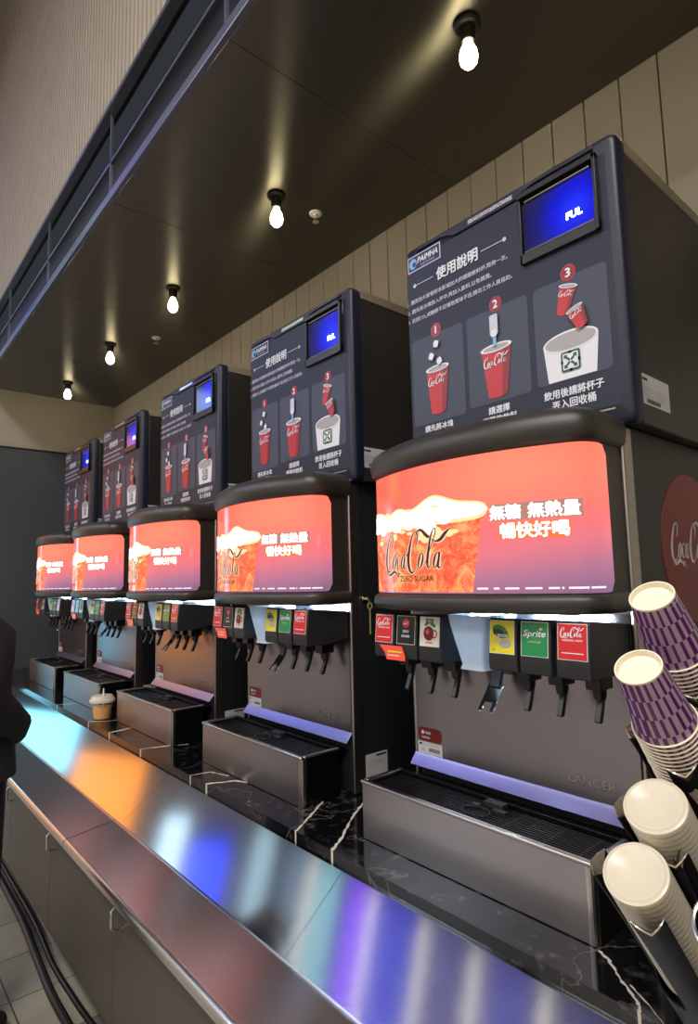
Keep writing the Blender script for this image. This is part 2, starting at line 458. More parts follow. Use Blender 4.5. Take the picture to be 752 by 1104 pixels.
# the hall behind the photographer
b = MB(); b.box(-9.0, 3.2, -9.0, -.50, 8.6, 8.7, 'hall_ceil'); struct(b.build('ceiling_hall', smooth=0))
b = MB(); b.box(-9.0, 3.2, -9.1, -9.0, 0, 8.6, 'hall'); struct(b.build('wall_front', smooth=0))
b = MB(); b.box(3.2, 3.3, -9.1, .85, 0, 8.6, 'hall'); struct(b.build('wall_right', smooth=0))
b = MB(); b.box(-9.1, -9.0, -9.1, -.5, 0, 8.6, 'hall'); b.box(-9.0, -5.9, -9.0, -.5, -.06, 0, 'hall'); b.box(-9.0, -5.96, -.6, -.57, 0, 3.96, 'hall'); struct(b.build('wall_far', smooth=0))

# =================================================================== COUNTER
b = MB(); b.prism([(-.342, CT), (-.342, CT - .035), (.72, CT - .035), (.72, CT)], 'x', -5.845, 1.9, 'marble')
def vein(pts, w):
    pts2 = []
    for i in range(len(pts) - 1):
        for j in range(6):
            t = j / 6
            pts2.append((pts[i][0] + (pts[i+1][0] - pts[i][0]) * t + random.uniform(-.0025, .0025), pts[i][1] + (pts[i+1][1] - pts[i][1]) * t))
    pts2.append(pts[-1])
    G(b, lambda u, v, l: (u, v, CT + .0004)).ribbon(pts2, [w * random.uniform(.35, 1.5) for _ in pts2], 'vein')
    e = pts[-1]
    if e[1] < -.335: b.box(e[0] - w * .5, e[0] + w * .5, -.3425, -.342, CT - .035, CT, 'vein')
vein([(-1.031, -.02), (-.97, -.12), (-.917, -.194), (-.86, -.27), (-.816, -.342)], .009)
vein([(-1.14, -.12), (-1.06, -.24), (-.999, -.342)], .007)
vein([(-1.46, -.20), (-1.55, -.24), (-1.60, -.342)], .013)
vein([(-1.62, -.23), (-1.72, -.26), (-1.74, -.342)], .008)
vein([(-2.18, -.14), (-2.224, -.22), (-2.27, -.342)], .015)
vein([(-2.60, -.06), (-2.727, -.15), (-2.70, -.342)], .013)
vein([(-2.95, -.12), (-2.97, -.25), (-3.05, -.342)], .012)
vein([(-3.6, -.1), (-3.7, -.342)], .012)
vein([(-.07, -.223), (-.045, -.235), (-.01, -.267), (.03, -.30), (.06, -.325), (.065, -.342)], .006)
vein([(.02, -.28), (.07, -.31), (.11, -.342)], .003)
wt_ = b.build('worktop', smooth=0)
b = MB(); b.box(-5.84, 1.57, -.30, .70, ZS_ - .012, CT - .0355, 'cabinet'); b.build('support', wt_, smooth=0)
tag(wt_, 'long black marble worktop with white veins under the row of drink dispensers', 'worktop')
# support under worktop
secs = [-5.84, -5.44, -4.27, -3.10, -1.93, -.76, .41, 1.58]
for i in range(len(secs) - 1):
    x0, x1 = secs[i] + .0008, secs[i+1] - .0008
    b = MB()
    z0, z1 = CT - .036, CT - .191 + .002
    b.prism([(-.338, z0), (-.350, z0), (-.552, z1 + .004), (-.552, z1 - .003), (-.548, z1 - .003), (-.338, z0 - .008)], 'x', x0, x1, 'panel_steel')
    o = b.build('sloped_panel', smooth=0)
    lab = ['short end sloped steel panel by the far dark wall', 'sloped steel panel bright cyan below the farthest dispenser', 'sloped steel panel below the tea cup and the second farthest dispenser',
           'sloped steel panel with orange reflection below the middle dispenser', 'sloped steel panel below the second nearest dispenser', 'sloped steel panel with violet reflections below the nearest dispenser',
           'sloped steel panel beneath the cup and lid holder'][i]
    tag(o, lab, 'metal panel', 'sloped stainless panels along the counter front')
ZS = CT - .191
rs = [-5.84, -4.30, -2.005, .29, 1.58]
for i in range(len(rs) - 1):
    x0, x1 = rs[i] + .003, rs[i+1] - .003
    b = MB()
    prof = [(-.545, ZS), (-.73, ZS - .021)]
    for k in range(7): a = R(90 + k * 15); prof.append((-.735 + .016 * math.cos(a), ZS - .037 + .016 * math.sin(a)))
    prof += [(-.751, ZS - .052), (-.741, ZS - .052), (-.741, ZS - .036), (-.545, ZS - .014)]
    b.prism(prof, 'x', x0, x1, 'rail_steel')
    tag(b.build('tray_rail', smooth=30), ['far end length of flat steel tray rail beside the dark wall', 'flat steel tray rail length beside the standing person', 'flat steel tray rail length nearest the camera, right of the seam', 'flat steel tray rail length below the cup and lid holder'][i], 'tray rail', 'flat stainless tray rails')
# base cabinets
cs = [-5.84] + [-5.40 + .775 * k for k in range(10)]
cab_lab = ['narrow dark grey base cabinet filling the corner at the far end wall', 'first full-width dark grey base cabinet from the far end wall', 'dark grey base cabinet under the farthest dispenser', 'dark grey base cabinet under the lidded tea cup',
           'dark grey base cabinet just beyond the one with the farther visible pull', 'dark grey base cabinet with the farther visible steel pull, just left of the rail seam', 'dark grey base cabinet with the steel pull nearest the camera',
           'dark grey base cabinet under the nearest dispenser', 'dark grey base cabinet under the cup and lid holder', 'last dark grey base cabinet past the holder']
for i in range(len(cs) - 1):
    x0, x1 = cs[i] + .001, cs[i+1] - .001
    e = empty('base_cabinet', ((x0 + x1) / 2, -.4, 0))
    b = MB(); b.box(x0, x1, -.70, .70, .10, ZS - .034, 'cabinet'); b.build('body', e, smooth=0)
    b = MB(); b.box(x0, x1, -.665, -.60, 0, .10, 'kick'); b.build('toe_kick', e, smooth=0)
    b = MB(); b.box(x0 + .0005, x1 - .0005, -.72, -.701, .105, ZS - .055, 'cabinet'); d = b.build('door', e, bevel=.001, smooth=0)
    hx = x0 + .085
    b = MB(); pts = [(hx, -.72, .535), (hx, -.745, .535), (hx, -.757, .525), (hx, -.757, .475), (hx, -.745, .463), (hx, -.72, .463)]
    b.tube(pts, .0045, 'chrome'); b.build('handle', d)
    tag(e, cab_lab[i], 'cabinet', 'base cabinets under the counter')
# cables on the floor
def cable(pts, r, label):
    b = MB(); P, _ = spline([(p[0], p[1], 0) for p in pts], 6)
    b.tube([(p[0], p[1], r) for p in P], r, 'cable', 10); tag(b.build('power_cable'), label, 'cable', 'black cables along the toe kick')
cable([(-5.6, -.70), (-4.2, -.72), (-3.328, -.735), (-2.693, -.742), (-2.33, -.76), (-2.034, -.775), (-1.8, -.775), (-1.2, -.77), (.5, -.78)], .016, 'thicker outer black cable lying on the tiles along the cabinet toe kick')
cable([(-5.6, -.685), (-4.2, -.69), (-3.2, -.695), (-2.6, -.70), (-2.2, -.72), (-1.9, -.715), (-1.4, -.70), (.5, -.70)], .011, 'thinner inner black cable lying between outer cable and cabinet toe kick')

# =================================================================== ICE MAKER
def ice_maker():
    e = empty('ice_maker', (-.381, .3, 1.951)); z0, z1 = 1.951, 2.736
    b = MB(); b.box(-.758, -.004, .05, .62, z0, 2.696, 'box_side'); b.build('cabinet', e, bevel=.004)
    b = MB(); b.box(-.760, -.002, .045, .625, 2.698, 2.734, 'box_top'); b.build('top_cover', e, bevel=.003)
    # door: rounded plastic slab
    b = MB(); r = .022
    def rr(x0, x1, a0, a1, r):
        p = []
        for cx, cy, s in ((x1 - r, a1 - r, 0), (x0 + r, a1 - r, 90), (x0 + r, a0 + r, 180), (x1 - r, a0 + r, 270)):
            for k in range(7): a = R(s + 15 * k); p.append((cx + r * math.cos(a), cy + r * math.sin(a)))
        return p
    rings = [(.048, 0), (.014, 0), (.004, .004), (0, .012)]
    vs = []; fs = []; n = 28
    for y, ins in rings: vs += [(p[0], y, p[1]) for p in rr(-.762 + ins, 0 - ins, z0 + ins, z1 - ins, r)]
    for i in range(len(rings) - 1): fs += [(i * n + k, i * n + (k + 1) % n, (i + 1) * n + (k + 1) % n, (i + 1) * n + k) for k in range(n)]
    fs.append(tuple(range(3 * n, 4 * n))); fs.append(tuple(range(n))[::-1])
    b.add(vs, fs, 'door_navy')
    door = b.build('door', e, smooth=50)
    # top catch ledge with a slanted step, bright bar standing in for its reflection, bottom groove
    b = MB(); b.prism([(-.70, 2.712), (-.70, 2.724), (-.06, 2.724), (-.06, 2.712), (-.24, 2.712), (-.28, 2.704), (-.31, 2.692), (-.54, 2.692), (-.56, 2.704), (-.60, 2.712)], 'y', -.006, .002, 'door_navy')
    b.build('catch_ledge', door, bevel=.002)
    b = MB(); b.box(-.477, -.311, -.0075, -.0055, 2.700, 2.714, 'holder_tab'); b.build('catch_reflection', door)
    b = MB(); b.box(-.71, -.05, -.003, .001, 1.992, 1.996, 'box_top'); b.build('bottom_trim', door)
    # printed poster
    b = MB(); g = G(b, lambda u, v, l: (u, -.0008 - l * .0007, v))
    g.rect(-.752, -.030, 2.003, 2.688, 'poster_navy', 0)
    # logo
    g.rect(-.748, -.598, 2.645, 2.703, 'print_lav', 1); g.rect(-.744, -.602, 2.649, 2.699, 'logo_blue', 2)
    g.ell(-.722, 2.673, .017, .019, 'print_blue', 3); g.ell(-.716, 2.669, .008, .009, 'logo_blue', 4)
    g.text('PAIMHA', -.655, 2.678, .020, 'print_white', 4, .03, .25, w=.092); g.text('ICE SYSTEM', -.655, 2.657, .006, 'print_lav', 4, w=.06)
    # title
    g.text('使用說明', -.533, 2.592, .044, 'print_white', 3, .03, w=.170)
    g.rect(-.715, -.632, 2.590, 2.5925, 'print_lav', 3); g.rect(-.435, -.350, 2.590, 2.5925, 'print_lav', 3)
    g.ell(-.717, 2.591, .007, .007, 'print_lav', 3); g.ell(-.348, 2.591, .007, .007, 'print_lav', 3)
    for z, t, w in ((2.534, '1. 購買加大套餐附本影城加大的碳酸飲料杯,限用一次。', .412), (2.500, '2. 請先將冰塊放入杯中,再加入飲料,以免燒濺。', .352), (2.466, '3. 若因CO₂或糖漿不足導致風味不佳,請洽工作人員協助。', .425)):
        g.text(t, -.752, z, .017, 'print_lav', 3, .015, w=w, align='l')
    # panels
    for x0, x1, a0 in ((-.742, -.520, 2.088), (-.504, -.284, 2.098), (-.264, -.047, 2.102)): g.rect(x0, x1, a0, 2.391, 'poster_panel', 1, .012)
    for x, t in ((-.631, '1'), (-.392, '2'), (-.153, '3')):
        g.ell(x, 2.402, .0225, .0235, 'print_red', 2); g.ell(x, 2.402, .0195, .0205, 'print_red_dark', 3); g.text(t, x, 2.402, .025, 'print_white', 4, .04)
    def cup(x, z0, z1, wt, wb, rot=0, l=3, logo=1):
        c, d = math.cos(rot), math.sin(rot); zc = (z0 + z1) / 2
        T = lambda p: (x + (p[0] - x) * c - (p[1] - zc) * d, zc + (p[0] - x) * d + (p[1] - zc) * c)
        P = [(x - wt, z1), (x + wt, z1), (x + wb, z0 + .005)] + [(x + wb * math.cos(R(a)), z0 + .006 + .007 * math.sin(R(a))) for a in range(-15, -180, -15)] + [(x - wb, z0 + .005)]
        g.poly([T(p) for p in P], 'print_red', l)
        g.poly([T(p) for p in [(x + wt * .45, z1), (x + wt, z1), (x + wb, z0 + .004), (x + wb * .45, z0)]], 'print_red_dark', l + 1)
        g.poly([T((x + wt * 1.05 * math.cos(R(a)), z1 + wt * .24 * math.sin(R(a)))) for a in range(0, 360, 18)], 'print_white', l + 2)
        g.poly([T((x + wt * .85 * math.cos(R(a)), z1 + wt * .15 * math.sin(R(a)))) for a in range(0, 360, 18)], 'print_grey', l + 3)
        q = T((x, z1 - (z1 - z0) * .27)); g.script(q[0], q[1], wt * 1.75, 'print_white', l + 4, 1.25, rot, 1.15)
    cup(-.630, 2.113, 2.268, .048, .031); cup(-.397, 2.110, 2.265, .054, .034)
    for x, z, r in ((-.628, 2.350, .5), (-.650, 2.312, .2), (-.616, 2.288, -.2)): 
        g.poly([(x + .014 * math.cos(r + k * PI / 2), z + .016 * math.sin(r + k * PI / 2)) for k in range(4)], 'print_lav', 11); g.ell(x, z, .0115, .0125, 'print_white', 12, 8)
    g.rect(-.403, -.391, 2.268, 2.305, 'print_blue', 11); g.rect(-.412, -.383, 2.303, 2.368, 'print_lav', 12, .006); g.rect(-.407, -.388, 2.298, 2.320, 'print_white', 13)
    cup(-.166, 2.285, 2.365, .027, .017, .0 - .30, 3); cup(-.127, 2.232, 2.292, .024, .016, .35, 14)
    g.poly([(-.240, 2.210), (-.079, 2.210), (-.090, 2.104), (-.229, 2.104)], 'print_white', 3)
    g.ell(-.1595, 2.210, .0805, .029, 'print_white', 4, 32); g.ell(-.1595, 2.210, .074, .0235, 'print_grey', 5, 32)
    # four-arrow recycling mark
    cx, cz = -.160, 2.152
    g.rect(cx - .028, cx + .028, cz - .028, cz + .028, 'print_green', 6, .006); g.rect(cx - .0225, cx + .0225, cz - .0225, cz + .0225, 'print_white', 7, .003)
    for sx_ in (-1, 1):
        for sz in (-1, 1):
            g.ribbon([(cx + sx_ * .002, cz + sz * .002), (cx + sx_ * .013, cz + sz * .013)], .006, 'print_green', 8)
            g.poly([(cx + sx_ * .019, cz + sz * .019), (cx + sx_ * .007, cz + sz * .018), (cx + sx_ * .018, cz + sz * .007)], 'print_green', 8)
        g.rect(cx - .0275, cx - .0215, cz - .004, cz + .004, 'print_white', 8); g.rect(cx + .0215, cx + .0275, cz - .004, cz + .004, 'print_white', 8)
        g.rect(cx - .004, cx + .004, cz + .0215, cz + .0275, 'print_white', 8); g.rect(cx - .004, cx + .004, cz - .0275, cz - .0215, 'print_white', 8)
    g.text('請先將冰塊', -.633, 2.070, .022, 'print_white', 3, .03, w=.118); g.text('放入杯中', -.633, 2.042, .022, 'print_white', 3, .03, w=.095)
    g.text('請選擇', -.397, 2.073, .023, 'print_white', 3, .03, w=.074); g.text('想要的飲料', -.397, 2.043, .023, 'print_white', 3, .03, w=.122)
    g.text('飲用後請將杯子', -.160, 2.070, .025, 'print_white', 3, .03, w=.172); g.text('丟入回收桶', -.160, 2.038, .025, 'print_white', 3, .03, w=.124)
    b.build('instruction_poster', door, smooth=0)
    # display: frame, sloped hood lip, lcd, text
    b = MB()
    x0, x1, a0, a1 = -.290, -.050, 2.478, 2.694
    b.prism([(x0, a0), (x1, a0), (x1, a1), (x0, a1)], 'y', -.003, .004, 'glass_dark')
    b.box(x0, x1, -.020, -.003, a1 - .016, a1, 'black_plastic'); b.box(x1 - .010, x1, -.020, -.003, a0, a1, 'black_plastic'); b.box(x0, x1, -.014, -.003, a0, a0 + .030, 'black_plastic'); b.box(x0, x0 + .008, -.014, -.003, a0, a1, 'black_plastic')
    b.box(x0 + .012, x1 - .016, -.009, -.003, 2.512, 2.515, 'box_top'); b.box(x0 + .02, x1 - .02, -.012, -.004, 2.664, 2.668, 'box_top')
    fr = b.build('display_frame', door, bevel=.002)
    m = bpy.data.materials.get('lcd_blue')
    if not m:
        m = pbr('lcd_blue', '#02030c', .12); t, n, l = nodes(m); bs = n['Principled BSDF']
        tc = n.new('ShaderNodeTexCoord'); vm = n.new('ShaderNodeVectorMath'); vm.operation = 'DISTANCE'; vm.inputs[1].default_value = (-.122 + .381, -.004 - .3, 2.575 - 1.951)
        l.new(tc.outputs['Object'], vm.inputs[0])
        cr = n.new('ShaderNodeValToRGB'); cr.color_ramp.elements[0].color = lin('#2438ff'); cr.color_ramp.elements[0].position = .0
        cr.color_ramp.elements[1].color = lin('#1a1530'); cr.color_ramp.elements[1].position = .17
        k = cr.color_ramp.elements.new(.06); k.color = lin('#1219d8'); k = cr.color_ramp.elements.new(.11); k.color = lin('#171a78')
        l.new(vm.outputs['Value'], cr.inputs[0]); l.new(cr.outputs[0], bs.inputs['Emission Color']); bs.inputs['Emission Strength'].default_value = 1.0
    b = MB(); b.box(-.279, -.063, -.0045, -.003, 2.517, 2.662, m); lcd = b.build('display_screen', fr if False else door, smooth=0)
    b = MB(); g = G(b, lambda u, v, l: (u, -.005, v)); g.text('FUL', -.122, 2.560, .020, 'disp_txt', 1, .05, w=.045); b.build('display_text', door, smooth=0)
    # side sticker
    b = MB(); g = G(b, lambda u, v, l: (-.0036 + .0005 * l, u, v))
    g.rect(.027, .225, 2.006, 2.087, 'sticker', 1); g.ell(.048, 2.074, .008, .006, 'black_line', 2); g.rect(.058, .088, 2.070, 2.077, 'black_line', 2)
    for k in range(7): g.rect(.040, .040 + .09 * (.5 + .5 * abs(math.sin(k * 2.3))), 2.058 - k * .006, 2.0595 - k * .006, 'print_grey', 2)
    for k in range(5): g.rect(.14, .14 + .06 * (.5 + .5 * abs(math.sin(k * 1.3))), 2.050 - k * .006, 2.0515 - k * .006, 'print_grey', 2)
    for k in range(22): g.rect(.075 + k * .004, .077 + k * .004 + (k % 3) * .0006, 2.011, 2.022, 'black_line', 2)
    b.build('rating_sticker', e, smooth=0)
    return e

# =================================================================== DRINK DISPENSER
XC = -.415
def plan(n=14):
    """header plan curve, left to right: list of (x, y) relative to XC, facing -y"""
    P = []
    for k in range(5): P.append((.375, -.001 - .109 * k / 4))
    p0, p1, p2 = (.375, -.11), (.375, -.170), (.330, -.190)
    for k in range(1, 8):
        t = k / 8; P.append(tuple((1-t)**2 * p0[i] + 2*t*(1-t) * p1[i] + t*t * p2[i] for i in range(2)))
    for k in range(n + 1):
        x = .33 * (1 - k / n); P.append((x, -.265 + .075 * (x / .33) ** 2))
    full = [(-p[0], p[1]) for p in P] + P[-2::-1]
    return full
PL = plan()
def arc_len(P):
    s = [0]
    for i in range(1, len(P)): s.append(s[-1] + math.hypot(P[i][0] - P[i-1][0], P[i][1] - P[i-1][1]))
    return s
AL = arc_len(PL)
def on_plan(s, out=0):
    s = max(0, min(AL[-1] - 1e-6, s)); i = 0
    while AL[i+1] < s: i += 1
    t = (s - AL[i]) / (AL[i+1] - AL[i]); x = PL[i][0] + (PL[i+1][0] - PL[i][0]) * t; y = PL[i][1] + (PL[i+1][1] - PL[i][1]) * t
    return XC + x * (1 + out / .375), y * (1 + out / .26)

def screen_mat():
    m = pbr('backlit_print', '#100404', .12, coat=.0)
    t, n, l = nodes(m); b = n['Principled BSDF']
    uv = n.new('ShaderNodeUVMap'); sp = n.new('ShaderNodeSeparateXYZ'); l.new(uv.outputs[0], sp.inputs[0])
    tc = n.new('ShaderNodeTexCoord')
    vert = n.new('ShaderNodeValToRGB'); e = vert.color_ramp.elements
    e[0].position = 0; e[0].color = lin('#8a6484'); e[1].position = 1; e[1].color = lin('#f26a58')
    for p, c in ((.16, '#b0708c'), (.34, '#e07480'), (.6, '#f8706a')): k = e.new(p); k.color = lin(c)
    # darker mauve only towards the right: shift v by u
    ma = n.new('ShaderNodeMath'); ma.operation = 'MULTIPLY_ADD'; ma.inputs[1].default_value = -.32; l.new(sp.outputs[0], ma.inputs[0])
    a2 = n.new('ShaderNodeMath'); a2.operation = 'ADD'; a2.inputs[1].default_value = .26; l.new(sp.outputs[1], a2.inputs[0]); l.new(a2.outputs[0], ma.inputs[2])
    l.new(ma.outputs[0], vert.inputs[0])
    # warm glow blob in the upper middle of the print
    vm = n.new('ShaderNodeVectorMath'); vm.operation = 'DISTANCE'; vm.inputs[1].default_value = (.72, .85, 0); l.new(uv.outputs[0], vm.inputs[0])
    gr = n.new('ShaderNodeMapRange'); gr.inputs['From Min'].default_value = .05; gr.inputs['From Max'].default_value = .4; gr.inputs['To Min'].default_value = .55; gr.inputs['To Max'].default_value = 0
    l.new(vm.outputs['Value'], gr.inputs['Value'])
    mx = n.new('ShaderNodeMix'); mx.data_type = 'RGBA'; mx.inputs['B'].default_value = lin('#ff9a74'); l.new(vert.outputs[0], mx.inputs['A']); l.new(gr.outputs[0], mx.inputs['Factor'])
    # faint bubbles
    vo = n.new('ShaderNodeTexNoise'); vo.inputs['Scale'].default_value = 30; l.new(tc.outputs['Object'], vo.inputs['Vector'])
    m2 = n.new('ShaderNodeMix'); m2.data_type = 'RGBA'; m2.blend_type = 'MULTIPLY'; m2.inputs['Factor'].default_value = .12
    l.new(mx.outputs['Result'], m2.inputs['A']); l.new(vo.outputs['Color'], m2.inputs['B'])
    l.new(m2.outputs['Result'], b.inputs['Emission Color']); b.inputs['Emission Strength'].default_value = 1.15
    return m
M['screen'] = screen_mat()
def cola_mat():
    m = pbr('backlit_cola', '#100404', .12)
    t, n, l = nodes(m); b = n['Principled BSDF']; tc = n.new('ShaderNodeTexCoord')
    n1 = n.new('ShaderNodeTexNoise'); n1.inputs['Scale'].default_value = 22; n1.inputs['Detail'].default_value = 5; n1.inputs['Distortion'].default_value = 1; l.new(tc.outputs['Object'], n1.inputs['Vector'])
    cr = n.new('ShaderNodeValToRGB'); e = cr.color_ramp.elements; e[0].position = .36; e[0].color = lin('#e8553a'); e[1].position = .68; e[1].color = lin('#ffb46c')
    k = e.new(.5); k.color = lin('#f4734a'); l.new(n1.outputs['Fac'], cr.inputs[0])
    v = n.new('ShaderNodeTexVoronoi'); v.inputs['Scale'].default_value = 130; l.new(tc.outputs['Object'], v.inputs['Vector'])
    mr = n.new('ShaderNodeMapRange'); mr.inputs['From Min'].default_value = .1; mr.inputs['From Max'].default_value = .35; mr.inputs['To Min'].default_value = .5; mr.inputs['To Max'].default_value = 0; l.new(v.outputs['Distance'], mr.inputs['Value'])
    mx = n.new('ShaderNodeMix'); mx.data_type = 'RGBA'; mx.inputs['B'].default_value = lin('#ffd08a'); l.new(cr.outputs[0], mx.inputs['A']); l.new(mr.outputs[0], mx.inputs['Factor'])
    l.new(mx.outputs['Result'], b.inputs['Emission Color']); b.inputs['Emission Strength'].default_value = 1.05
    return m
M['cola'] = cola_mat()
M['foam'] = emis('backlit_foam', '#fff6e4', 2.0)
M['foam_edge'] = emis('backlit_foam_edge', '#ffc890', 1.4)

def dispenser():
    e = empty('drink_dispenser', (XC, .25, CT)); bx0, bx1 = -.790, -.040
    b = MB(); b.box(bx0 + .003, bx1, .004, .62, CT + .001, 1.949, 'side_black'); b.build('body', e, bevel=.003)
    for xa, xb in ((bx0, bx0 + .014), (bx1 - .010, bx1 + .004)):
        b = MB(); b.prism([(xa, -.006), (xb, -.006), (xb, .046), (xa, .046)], 'z', CT + .002, 1.947, 'strip_steel'); b.build('corner_strip', e, bevel=.006, seg=3)
    # splash plate with flared lip
    b = MB(); b.prism([(.004, 1.472), (-.004, 1.472), (-.004, 1.005), (.004, 1.005)], 'x', bx0 + .012, bx1 - .012, 'splash')
    sp = b.build('splash_plate', e)
    b = MB(); g = G(b, lambda u, v, l: (u, -.004 - .0004 * l, v)); g.text('LANCER', -.178, 1.048, .020, 'strip_steel', 2, .03, w=.125); g.text('LANCER', -.1785, 1.0465, .020, 'black_line', 1, .03, w=.125)  # black offset copy paints the shade of the embossed letters
    o = b.build('maker_name', sp, smooth=0); o['label'] = 'embossed maker name lettering'
    b = MB(); b.prism([(-.004, 1.005), (-.006, 1.005), (-.012, .996), (-.034, .972), (-.032, .970), (-.010, .993)], 'x', bx0 + .004, bx1 - .008, 'lip'); b.build('splash_lip', e, bevel=.0008)
    # stickers on the splash
    b = MB(); g = G(b, lambda u, v, l: (u, -.0042 - .0005 * l, v))
    g.rect(-.772, -.672, 1.045, 1.088, 'disc_red', 1, .015); g.ell(-.752, 1.072, .006, .006, 'print_white', 2); g.rect(-.742, -.718, 1.068, 1.076, 'print_grey', 2); g.rect(-.757, -.722, 1.054, 1.060, 'print_grey', 2)
    b.build('red_sticker', e, smooth=0)
    b = MB(); g = G(b, lambda u, v, l: (u, -.0042 - .0005 * l, v)); g.rect(-.774, -.672, .998, 1.043, 'sticker', 1)
    g.rect(-.768, -.756, 1.032, 1.038, 'black_line', 2); g.text('13', -.752, 1.018, .010, 'black_line', 2)
    for k in range(14): g.rect(-.728 + k * .0034, -.7265 + k * .0034 + (k % 3) * .0004, 1.014, 1.026, 'black_line', 2)
    g.rect(-.752, -.68, 1.034, 1.036, 'print_grey', 2); g.rect(-.71, -.68, 1.005, 1.008, 'print_grey', 2)
    b.build('asset_sticker', e, smooth=0)
    # header housing: swept profile round the curved plan
    prof = [(1.484, -.20), (1.482, -.03), (1.482, .000), (1.486, .006), (1.500, .010), (1.514, .010), (1.522, .006), (1.527, -.001), (1.529, -.006),
            (1.888, -.006), (1.893, .002), (1.900, .008), (1.925, .012), (1.945, .010), (1.962, .001), (1.974, -.014), (1.982, -.036), (1.986, -.070), (1.987, -.19)]
    vs = []; fs = []; n = len(PL)
    for z, o_ in prof:
        for (px, py) in PL:
            f1 = 1 + o_ / .375; f2 = 1 + o_ / .26
            vs.append((XC + px * f1, py * f2 if py < -.0015 else -.001, z))
    m_ = len(prof)
    for i in range(m_ - 1):
        for k in range(n - 1): fs.append((i * n + k, i * n + k + 1, (i + 1) * n + k + 1, (i + 1) * n + k))
        fs.append((i * n + n - 1, i * n, (i + 1) * n, (i + 1) * n + n - 1))
    fs.append(tuple(range(n))[::-1]); fs.append(tuple(range((m_ - 1) * n, m_ * n)))
    b = MB(); b.add(vs, fs, 'header_plastic'); hd = b.build('header_housing', e, smooth=55)
    # backlit graphic
    s0, s1 = .055, AL[-1] - .050; z0, z1 = 1.531, 1.887; off = -.0035
    def F(u, v, l=0):
        s = s0 + (s1 - s0) * u; x, y = on_plan(s, off + .0006 * l); return (x, y, z0 + (z1 - z0) * v)
    nu, nv = 64, 10; U1 = .962; vs = []; uvs = []
    for i in range(nu + 1):
        u = U1 * i / nu; su = u * (s1 - s0); e_ = min(su, U1 * (s1 - s0) - su); rr = .026
        cut = 0 if e_ >= rr else rr - math.sqrt(max(0, rr * rr - (rr - e_) ** 2)); cut /= (z1 - z0)
        for j in range(nv + 1):
            v = cut + (1 - 2 * cut) * j / nv; vs.append(F(u, v)); uvs.append((u, v))
    fs = [(i * (nv + 1) + j, (i + 1) * (nv + 1) + j, (i + 1) * (nv + 1) + j + 1, i * (nv + 1) + j + 1) for i in range(nu) for j in range(nv)]
    b = MB(); b.add(vs, fs, 'screen'); sc = b.build('backlit_screen', hd, smooth=60)
    ul = sc.data.uv_layers.new(name='UVMap')
    for lp in sc.data.loops: ul.data[lp.index].uv = uvs[lp.vertex_index]
    # printed artwork
    b = MB(); g = G(b, lambda u, v, l: F(u, v, l))
    def fill(lf, rf, v0, v1, mat, l, nr=24, nc=10):
        vs = []
        for j in range(nr + 1):
            v = v0 + (v1 - v0) * j / nr; a, c = lf(v), rf(v)
            for i in range(nc + 1): vs.append(F(a + (c - a) * i / nc, v, l))
        b.add(vs, [(j * (nc + 1) + i, j * (nc + 1) + i + 1, (j + 1) * (nc + 1) + i + 1, (j + 1) * (nc + 1) + i) for j in range(nr) for i in range(nc)], mat)
    fill(lambda v: .035 + .10 * max(0, .3 - v), lambda v: .585 + .06 * v, .01, .60, 'cola', 1, 24, 24)
    fr = random.Random(3)
    def blob(u, v, a, c, mat, l): g.ell(u, v, a, c, mat, l, 20)
    def foam_top(u): return .655 + .075 * math.exp(-((u - .47) / .06) ** 2) + .02 * math.sin(u * 46) * math.exp(-((u - .25) / .15) ** 2)
    def band(lo, hi, mat, l, u0, u1, n=60):
        vs = []
        for i in range(n + 1):
            u = u0 + (u1 - u0) * i / n; t = i / n; ed = math.sqrt(max(0, 1 - (2 * t - 1) ** 12))
            c = (lo(u) + hi(u)) / 2; h = (hi(u) - lo(u)) / 2 * ed
            vs += [F(u, c - h, l), F(u, c + h, l)]
        b.add(vs, [(2 * i, 2 * i + 2, 2 * i + 3, 2 * i + 1) for i in range(n)], mat)
    band(lambda u: .50 + .04 * u, lambda u: foam_top(u) + .018, 'foam_edge', 2, .02, .640)
    band(lambda u: .525 + .045 * u, foam_top, 'foam', 3, .024, .633)
    for k in range(9): blob(.10 + .05 * k + fr.uniform(-.01, .01), .53 + fr.uniform(-.02, .02), .022, .028, 'foam', 4)
    blob(.45, .46, .045, .06, 'foam_edge', 3); blob(.44, .48, .03, .04, 'foam', 4)
    for u, v in ((.16, .68), (.24, .66), (.36, .66), (.47, .66)): blob(u, v, .016, .011, 'foam_edge', 5)
    for k in range(12): blob(fr.uniform(.12, .58), fr.uniform(.40, .50), fr.uniform(.006, .018), fr.uniform(.012, .03), 'foam_edge', 3)
    # lettering
    asp = (z1 - z0) / (s1 - s0)
    g2 = G(b, lambda u, v, l: F(u / (s1 - s0), v / (z1 - z0), l)); SX, SZ = s1 - s0, z1 - z0
    g2.script(.375 * SX, .30 * SZ, .315, 'txt_edge', 6, 1.7, 0, 1.18); g2.script(.375 * SX, .30 * SZ, .315, 'txt_dark', 7, .95, 0, 1.18)
    g2.text('ZERO SUGAR', .385 * SX, .115 * SZ, .015, 'txt_dark', 7, .015, w=.150)
    g2.rect(.645 * SX, .868 * SX, .505 * SZ, .620 * SZ, 'band_grey', 6, n=16); g2.rect(.665 * SX, .84 * SX, .372 * SZ, .49 * SZ, 'band_orange', 6, n=12)
    g2.text('無糖', .684 * SX, .563 * SZ, .036, 'txt_glow', 8, .035, w=.078); g2.text('無熱量', .801 * SX, .563 * SZ, .036, 'txt_glow', 8, .035, w=.118)
    g2.text('暢快好喝', .752 * SX, .432 * SZ, .037, 'txt_glow', 8, .035, w=.162)
